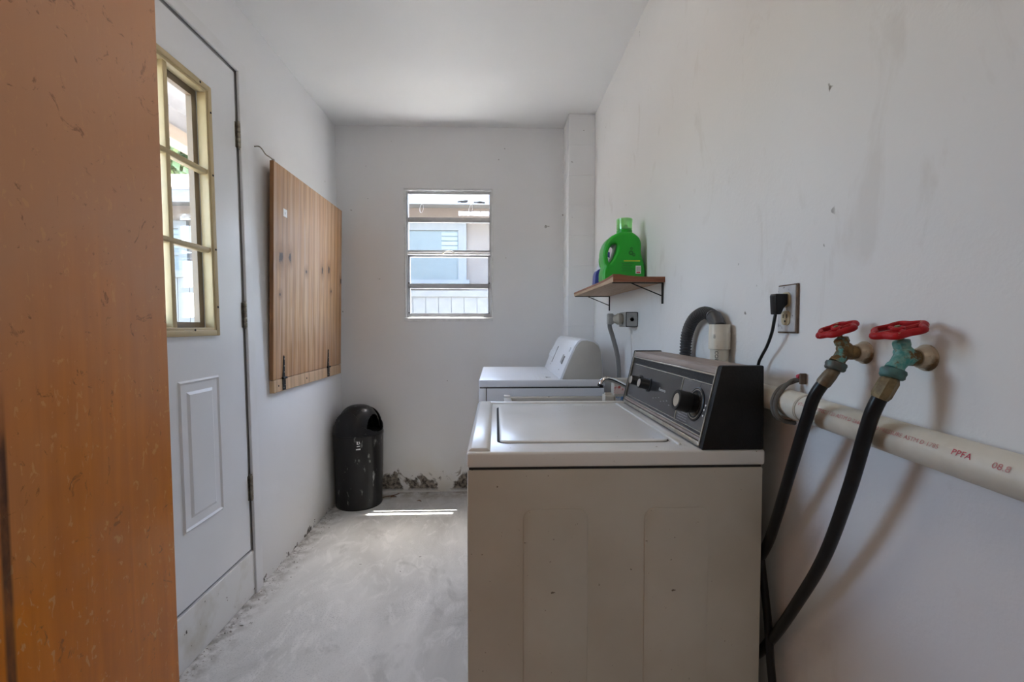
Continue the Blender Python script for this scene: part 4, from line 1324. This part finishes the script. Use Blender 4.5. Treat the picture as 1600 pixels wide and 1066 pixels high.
def hose_axis(a, b):
    return (Vector(b) - Vector(a)).normalized()
def valve(label, y, body_m, ring_m, crimp_m, wr, tiltv, z0=1.104, hexed=False):
    t = thing('boiler_valve', label, 'valve', (0.60, y, 1.06), 'red wheel valves on the right wall')
    fl = obj('wall_flange', addlathe(None, [(0.0195, 0.0), (0.0195, 0.002), (0.0165, 0.004), (0.0150, 0.012), (0.0125, 0.015), (0, 0.016)], (XR - 0.0004, y, z0), (-1, 0, 0), 22), 'flange', t)
    c = Vector((0.596, y, z0 + 0.003))
    bm = bmesh.new()
    addlathe(bm, [(0.0105, 0), (0.0105, 0.010), (0.0125, 0.011), (0.0125, 0.018), (0.0105, 0.020), (0.0110, 0.030), (0.0, 0.038)], (0.620, y, z0), (-1, 0, 0.03), 18)
    # bulb of the body, running from the bonnet down to the outlet
    st_ax = Vector(tiltv).normalized()
    out_ax = Vector((-0.62, -0.02, -0.78)).normalized()
    addlathe(bm, [(0.006, -0.014), (0.0115, -0.008), (0.0128, 0.0), (0.0122, 0.008), (0.0095, 0.013)], c, st_ax, 18)
    addlathe(bm, [(0.0110, -0.004), (0.0118, 0.004), (0.0105, 0.018), (0.0120, 0.021), (0.0120, 0.026)], c, out_ax, 18)
    obj('body', bm, body_m, t, angle=50)
    bn_ = c + st_ax * 0.013
    obj('bonnet_nut', addlathe(None, [(0.0095, 0.0), (0.0118, 0.001), (0.0118, 0.009), (0.0095, 0.0105), (0.0055, 0.012), (0, 0.012)], bn_, st_ax, 6), body_m, t, angle=30)
    obj('stem', addlathe(None, [(0.0042, 0.0), (0.0042, 0.020), (0, 0.020)], bn_ + st_ax * 0.010, st_ax, 12), 'hex' if hexed else 'brass_a', t)
    hc = bn_ + st_ax * 0.027
    bm = bmesh.new()
    sxv, syv, szv = frame_of(st_ax)
    n = 72
    ring = []
    for i in range(n + 1):
        a = 2 * PI * i / n
        r = wr * (1 + 0.10 * math.cos(6 * a))
        ring.append(hc + sxv * (r * math.cos(a)) + syv * (r * math.sin(a)))
    addtube(bm, ring, 0.0042, 10, cap=False, squash=(1.0, 1.25))
    wheel = obj('hand_wheel', bm, 'red', t)
    for k in range(4):
        a = 2 * PI * k / 4 + 0.5
        d = sxv * math.cos(a) + syv * math.sin(a)
        obj('spoke', addtube(None, [hc + d * 0.004 - st_ax * 0.001, hc + d * (wr * 0.96)], 0.0034, 8), 'red', wheel)
    obj('hub', addlathe(None, [(0.0080, -0.005), (0.0085, -0.003), (0.0085, 0.003), (0.0055, 0.005), (0, 0.005)], hc, st_ax, 14), 'red', wheel)
    obj('wheel_screw', addlathe(None, [(0.004, 0.005), (0.0035, 0.0065), (0, 0.007)], hc, st_ax, 8), 'hex', wheel)
    rg = c + out_ax * 0.024
    rax = (out_ax + Vector((0.28, 0, -0.25))).normalized()
    obj('hose_nut', addlathe(None, [(0.0115, 0.0), (0.0155, 0.0015), (0.0165, 0.005), (0.0155, 0.0085), (0.0158, 0.012), (0.0140, 0.0145), (0.010, 0.015)], rg, rax, 22), ring_m, t, angle=50)
    return c, out_ax, rg + rax * 0.014
ca, oa, ha = valve('red wheel valve with brown hose ring nearer the outlet plate', 0.755, 'brass_a', 'brown_metal', 'crimp', 0.0265, (-0.40, 0.0, 0.92))
cb, ob_, hb = valve('red wheel valve coated in green verdigris at the right', 0.643, 'brass_b', 'verdigris', 'hex', 0.0295, (-0.31, -0.06, 0.95), 1.103, True)

def hose(label, start, pts, crimp_m, hexed):
    t = thing('washer_hose', label, 'hose', (pts[-1][0], pts[-1][1], pts[-1][2]), 'black water hoses of the washing machine')
    P = spline([start] + pts, 12)
    obj('tube', addtube(None, P[3:], 0.0102, 16), 'rubber', t)
    a = Vector(start)
    d = (P[6] - P[0]).normalized()
    if hexed:
        prof = [(0.0085, 0.0), (0.0105, 0.002), (0.0130, 0.008), (0.0130, 0.030), (0.0118, 0.033), (0.0108, 0.036)]
        obj('coupling', addlathe(None, prof, a - d * 0.002, d, 8), crimp_m, t, angle=25)
    else:
        prof = [(0.0085, 0.0), (0.0100, 0.002), (0.0104, 0.010), (0.0110, 0.011), (0.0110, 0.014), (0.0112, 0.015), (0.0116, 0.030), (0.0108, 0.033)]
        obj('coupling', addlathe(None, prof, a - d * 0.002, d, 20), crimp_m, t, angle=40)
    return t
hose('black rubber hose hanging from the nearer brass valve beside the outlet', tuple(ha),
     [(0.560, 0.775, 1.030), (0.562, 0.800, 0.980), (0.571, 0.850, 0.880), (0.587, 0.920, 0.748), (0.600, 0.975, 0.660), (0.607, 1.05, 0.56), (0.607, 1.15, 0.45)], 'crimp', False)
hose('black rubber hose curving down from the green valve to the floor', tuple(hb),
     [(0.562, 0.652, 1.030), (0.563, 0.668, 0.990), (0.571, 0.710, 0.880), (0.586, 0.780, 0.737), (0.595, 0.862, 0.602), (0.603, 0.950, 0.470), (0.607, 1.03, 0.37), (0.607, 1.14, 0.30)], 'hex', True)
bm = addtube(None, spline([(0.603, 1.00, 0.62), (0.600, 0.965, 0.50), (0.598, 0.950, 0.42), (0.602, 0.940, 0.33), (0.606, 0.935, 0.20), (0.606, 0.95, 0.06), (0.604, 1.0, 0.014), (0.60, 1.1, 0.012)], 8), 0.0085, 12)
tag(obj('power_cable', bm, 'rubber'), 'thin black cable hanging behind the corner of the washing machine', 'cable')

# ------------------------------------------------------------------ long PVC drain pipe
PR = 0.0258
pa, pb = Vector((0.6035, 1.165, 0.9985)), Vector((0.6035, -0.04, 0.957))
pp = thing('drain_pipe', 'long grubby white plastic drain pipe with red lettering along the right wall', 'pipe', (0.6, 0.6, 0.93))
obj('tube', addtube(None, [pa, (pa + pb) / 2, pb], PR, 36, up=(0, 0, 1)), 'pvc', pp)
ax = (pb - pa).normalized()
def at_y(y):
    return pa + ax * ((y - pa.y) / ax.y)
cplr = obj('coupling', addlathe(None, [(0.0258, 0.0), (0.0284, 0.001), (0.0284, 0.054), (0.0275, 0.057), (0.0258, 0.0575)], at_y(0.918), ax, 36), 'pvc', pp)
obj('glue_ring', addlathe(None, [(0.0258, 0.0), (0.0274, 0.0005), (0.0272, 0.0035), (0.0258, 0.004)], at_y(0.860), ax, 36), 'card_beige', pp)
tz_ = Vector((0, 0, 1))
tz_ = (tz_ - ax * tz_.dot(ax)).normalized()
tl = ax.cross(tz_)
if tl.x > 0:
    tl = -tl
def pipe_text(body, size, y, ang, m=None):
    bm = text_bm(body, size)
    o_ = at_y(y)
    for v in bm.verts:
        a = math.radians(ang) + v.co.y / (PR + 0.0005)
        v.co = o_ + ax * v.co.x + (tl * math.cos(a) + tz_ * math.sin(a)) * (PR + 0.0005)
    bmesh.ops.recalc_face_normals(bm, faces=list(bm.faces))
    obj('lettering', bm, m or 'ink_red', pp, smooth=False)
M['ink_red_faint'] = mat('faded_red_ink', (0.52, 0.12, 0.13), 0.6, col2=(0.58, 0.36, 0.32), scale=60)
pipe_text('VT-CHARLOTTE', 0.0095, 0.852, 22, 'ink_red_faint')
pipe_text('PVC 1120 ASTM D 2665', 0.0095, 0.795, 22, 'ink_red_faint')
pipe_text('PVC 1120 PRESSURE ASTM D 1785', 0.0088, 0.703, 22, 'ink_red_faint')
pipe_text('PPFA', 0.0115, 0.5560, 20)
pipe_text('08.8', 0.0115, 0.5080, 18, 'ink_red_faint')
# doubled cable slung over the pipe
M['sling'] = mat('old_grey_cable', (0.12, 0.11, 0.09), 0.55, col2=(0.08, 0.07, 0.06), scale=30)
sl = thing('pipe_sling', 'doubled grey cable slung around the end of the plastic pipe', 'cable', (0.60, 0.95, 0.95))
for dy in (0.0, 0.0095):
    pts = [(0.6255, 0.908, 1.040), (0.613, 0.918, 1.036 - dy * 0.3), (0.589, 0.912 + dy, 1.020), (0.572, 0.906 + dy, 1.000), (0.566, 0.899 + dy, 0.982), (0.569, 0.893 + dy, 0.967), (0.582, 0.892 + dy, 0.957), (0.605, 0.895 + dy, 0.953)]
    obj('strand', addtube(None, spline(pts, 7), 0.0042, 10), 'sling', sl)
obj('red_nail', addlathe(None, [(0.0045, 0.0), (0.0048, 0.010), (0.0035, 0.013), (0, 0.014)], (XR - 0.0005, 0.909, 1.046), (-1, 0, 0), 10), 'ink_red', sl)
obj('staple', addbox(None, 0.617, XR - 0.0005, 0.898, 0.9035, 1.031, 1.053, 0.001, 1), 'rust', sl)

# ------------------------------------------------------------------ litter on the floor
M['leaf'] = mat('dead_leaf', (0.20, 0.11, 0.06), 0.8, col2=(0.10, 0.05, 0.03), scale=40)
def leaf(x, y, L, wd, a, label):
    bm = bmesh.new()
    n = 8
    top, bot = [], []
    for i in range(n + 1):
        t = i / n
        h = math.sin(PI * t) ** 0.7 * wd
        z = 0.001 + 0.006 * math.sin(PI * t)
        top.append((t * L, h, z + 0.002))
        bot.append((t * L, -h, z))
    vs = [bm.verts.new(p) for p in top] + [bm.verts.new(p) for p in bot[1:-1][::-1]]
    bm.faces.new(vs)
    bmesh.ops.triangulate(bm, faces=list(bm.faces))
    bmesh.ops.solidify(bm, geom=list(bm.faces), thickness=0.0008)
    xform(bm, Matrix.Translation((x, y, 0.001)) @ Matrix.Rotation(a, 4, 'Z'))
    tag(obj('dead_leaf', bm, 'leaf'), label, 'leaf', 'dead leaves on the floor by the bin')
leaf(-0.71, 3.03, 0.045, 0.008, 0.2, 'brown dead leaf on the floor nearest to the bin')
leaf(-0.52, 2.96, 0.035, 0.006, -0.3, 'brown dead leaf lying between the bin and the sun stripes')
tw = addtube(None, spline([(-0.775, 3.00, 0.006), (-0.74, 3.03, 0.008), (-0.70, 3.055, 0.006), (-0.66, 3.085, 0.009)], 5), 0.0032, 6)
tag(obj('twig', tw, 'leaf'), 'thin brown twig on the floor beside the bin', 'twig')
M['flake'] = mat('paint_flakes', (0.45, 0.43, 0.40), 0.8, col2=(0.10, 0.09, 0.08), scale=25)
bm = bmesh.new()
for i in range(420):
    if random.random() < 0.7:
        y = 1.35 + 1.42 * random.random()
        x = -1.037 + abs(random.gauss(0, 0.035)) + 0.004
    else:
        x = random.uniform(-0.70, 0.0)
        y = 3.126 - abs(random.gauss(0, 0.03))
    s = random.uniform(0.0012, 0.0045)
    a = random.random() * PI
    q = [(math.cos(a + k * PI / 2) * s * (1.5 if k % 2 else 0.8), math.sin(a + k * PI / 2) * s * (1.5 if k % 2 else 0.8)) for k in range(4)]
    zz = random.uniform(0.0006, 0.003)
    vs = [bm.verts.new((x + u, y + v, 0.0004 + zz * (k in (1, 2)))) for k, (u, v) in enumerate(q)]
    tp = bm.verts.new((x, y, 0.001 + zz))
    for k in range(4):
        bm.faces.new((vs[k], vs[(k + 1) % 4], tp))
tag(obj('paint_flakes', bm, 'flake', smooth=False), 'dark paint flakes and grit scattered along the wall foot', 'debris', kind='stuff')

# ================================================================== OUTSIDE
M['bounce_path'] = mat('bounce_path_concrete', (0.72, 0.71, 0.68), 0.8, col2=(0.66, 0.65, 0.62), scale=0.8)
M['yard'] = mat('yard_gravel', (0.27, 0.26, 0.24), 0.9, col2=(0.22, 0.21, 0.195), scale=0.8)
M['stucco'] = mat('peach_stucco', (0.185, 0.15, 0.125), 0.85, col2=(0.165, 0.132, 0.11), scale=3, bump=0.3, bscale=30)
M['out_white'] = mat('white_exterior_paint', (0.17, 0.167, 0.163), 0.6)
M['vinyl'] = mat('white_vinyl', (0.115, 0.113, 0.108), 0.45)
M['shingle'] = mat('grey_shingles', (0.30, 0.26, 0.25), 0.9, col2=(0.20, 0.17, 0.16), scale=12)
M['out_glass'] = mat('neighbour_glass', (0.115, 0.13, 0.125), 0.4)
M['blind'] = mat('pale_blind', (0.19, 0.215, 0.22), 0.6)
M['soffit'] = mat('grey_soffit', (0.36, 0.34, 0.34), 0.8)
M['peach_wood'] = mat('peach_painted_wood', (0.38, 0.30, 0.24), 0.7, col2=(0.34, 0.27, 0.21), scale=4, stretch=(1, 1, 6))
M['bark'] = mat('bark', (0.16, 0.12, 0.09), 0.9)
M['foliage'] = mat('foliage', (0.10, 0.15, 0.05), 0.6, col2=(0.16, 0.21, 0.09), scale=3)

bm = bmesh.new()
addbox(bm, -20, 12, 4.25, 30, -0.20, -0.11)
addbox(bm, -20, -1.36, -14, 4.25, -0.20, -0.11)
structure(obj('ground', bm, 'yard', smooth=False), 'gravel yard outside the house', 'ground')
bm = bmesh.new()
addbox(bm, -1.36, 6, YB + 0.14, 4.25, -0.20, -0.10)  # unseen pale strip, added to throw sun up at the ceiling
structure(obj('bounce_path', bm, 'bounce_path', smooth=False), 'unseen pale concrete strip added along the house wall to bounce sun inside', 'bounce_path')

# porch outside the left door
po = thing('porch', 'peach timber porch roof outside the glazed door', 'porch', (-1.9, 2.6, -0.1))
obj('roof_deck', addbox(None, -2.55, -1.20, -1.0, 5.6, 2.82, 2.88), 'soffit', po, smooth=False)
obj('edge_beam', addbox(None, -2.55, -2.43, -1.0, 5.6, 2.56, 2.66), 'peach_wood', po, smooth=False)
obj('inner_beam', addbox(None, -1.75, -1.65, -1.0, 5.6, 2.62, 2.80), 'peach_wood', po, smooth=False)
obj('screen_panel', addbox(None, -2.51, -2.47, -1.0, 5.6, 2.66, 2.82), 'soffit', po, smooth=False)
pz_ = None
for y in (-0.6, 1.2, 5.3):
    obj('post', addbox(None, -2.55, -2.43, y, y + 0.1, -0.1, 2.56), 'peach_wood', po, smooth=False)

# neighbour's house
NY = 7.5
nh = thing('neighbour_house', 'peach stucco house with white trimmed windows beyond the fence', 'house', (-3, 9.5, -0.1))
obj('wall', addbox(None, -10, 2.5, NY, NY + 4, -0.1, 3.15), 'stucco', nh, smooth=False)
obj('fascia', addbox(None, -10.4, 2.9, NY - 0.55, NY - 0.50, 2.98, 3.17), 'out_white', nh, smooth=False)
obj('soffit', addbox(None, -10.4, 2.9, NY - 0.52, NY + 0.02, 3.06, 3.10), 'out_white', nh, smooth=False)
obj('roof', addprism(None, [(NY - 0.56, 3.16), (NY - 0.56, 3.19), (NY + 2.0, 4.20), (NY + 4.6, 3.19), (NY + 4.6, 3.16)], 'x', -10.4, 2.9), 'shingle', nh, smooth=False)
for (x0, x1) in ((-2.05, -0.48), (-6.2, -4.9)):
    fr = bmesh.new()
    y0, y1 = NY - 0.06, NY + 0.01
    addbox(fr, x0, x0 + 0.13, y0, y1, 1.89, 2.69)
    addbox(fr, x1 - 0.13, x1, y0, y1, 1.89, 2.69)
    addbox(fr, x0, x1, y0 - 0.002, y1, 2.69, 2.81)
    addbox(fr, x0 - 0.05, x1 + 0.05, y0 - 0.05, y1, 1.79, 1.89)
    wf = obj('window', fr, 'out_white', nh, smooth=False)
    obj('pane', addbox(None, x0 + 0.12, x1 - 0.12, NY - 0.03, NY - 0.015, 1.88, 2.70), 'out_glass', wf, smooth=False)
    obj('meeting_rail', addbox(None, x0 + 0.12, x1 - 0.12, NY - 0.045, NY - 0.01, 2.27, 2.32), 'out_white', wf, smooth=False)
    for i in range(4):
        z = 2.38 + 0.075 * i
        obj('blind_slat', addbox(None, x1 - 0.40, x1 - 0.14, NY - 0.045, NY - 0.035, z, z + 0.055), 'blind', wf, smooth=False)
# white fence
fc = thing('vinyl_fence', 'white vinyl plank fence in front of the peach house', 'fence', (-3, 6.5, -0.1))
p0 = None
for i in range(46):
    x = -6.6 + i * 0.181
    if p0 is None:
        p0 = obj('plank', addbox(None, -6.6, -6.6 + 0.173, 6.49, 6.51, -0.05, 1.60), 'vinyl', fc, smooth=False)
    else:
        copyof(p0, fc, (i * 0.181, 0, 0))
for z in (0.05, 1.56):
    obj('rail', addbox(None, -6.6, 1.73, 6.47, 6.53, z, z + 0.085), 'vinyl', fc, smooth=False)
for i in range(5):
    x = -7.92 + i * 2.2
    pst = obj('post', addbox(None, x - 0.06, x + 0.06, 6.44, 6.56, -0.1, 1.78), 'vinyl', fc, smooth=False)
    bm = addprism(None, [(x - 0.075, 6.425), (x + 0.075, 6.425), (x + 0.075, 6.575), (x - 0.075, 6.575)], 'z', 1.78, 1.82)
    obj('post_cap', bm, 'vinyl', pst, smooth=False)
# taller gate section seen through the door
gt = thing('fence_gate', 'taller white gate panel in the vinyl fence', 'gate', (-4.35, 6.3, -0.1))
g0 = None
for i in range(5):
    if g0 is None:
        g0 = obj('plank', addbox(None, -4.75, -4.60, 6.30, 6.32, 0.0, 1.84), 'vinyl', gt, smooth=False)
    else:
        copyof(g0, gt, (i * 0.157, 0, 0))
obj('rail', addbox(None, -4.76, -3.96, 6.27, 6.33, 1.80, 1.89), 'vinyl', gt, smooth=False)
obj('rail', addbox(None, -4.76, -3.96, 6.27, 6.33, 0.10, 0.18), 'vinyl', gt, smooth=False)

def tree(x, y, h, r, label):
    t = thing('tree', label, 'tree', (x, y, -0.1), 'trees beyond the peach house')
    obj('trunk', addtube(None, spline([(x, y, -0.1), (x + 0.1, y, h * 0.35), (x - 0.1, y + 0.1, h * 0.7), (x, y, h * 0.95)], 5), lambda f, i: 0.16 * (1 - 0.7 * f), 10), 'bark', t)
    bm = bmesh.new()
    for i in range(8000):
        d = Vector((random.gauss(0, 1), random.gauss(0, 1), random.gauss(0, 1))).normalized() * (r * random.random() ** 0.45)
        c_ = Vector((x, y, h)) + Vector((d.x, d.y, d.z * 0.75))
        a = Vector((random.gauss(0, 1), random.gauss(0, 1), random.gauss(0, 1))).normalized() * random.uniform(0.11, 0.20)
        b_ = a.orthogonal().normalized() * random.uniform(0.06, 0.10)
        vs = [bm.verts.new(c_ - a), bm.verts.new(c_ + b_), bm.verts.new(c_ + a), bm.verts.new(c_ - b_)]
        bm.faces.new(vs)
    f = obj('foliage', bm, 'foliage', t, smooth=False)
    f['kind'] = 'stuff'
tree(-8.9, 14.0, 5.9, 2.3, 'leafy green tree directly above the neighbour roof ridge')
tree(-13.8, 14.5, 5.8, 2.2, 'leafy green tree left of the other one beyond the roof')
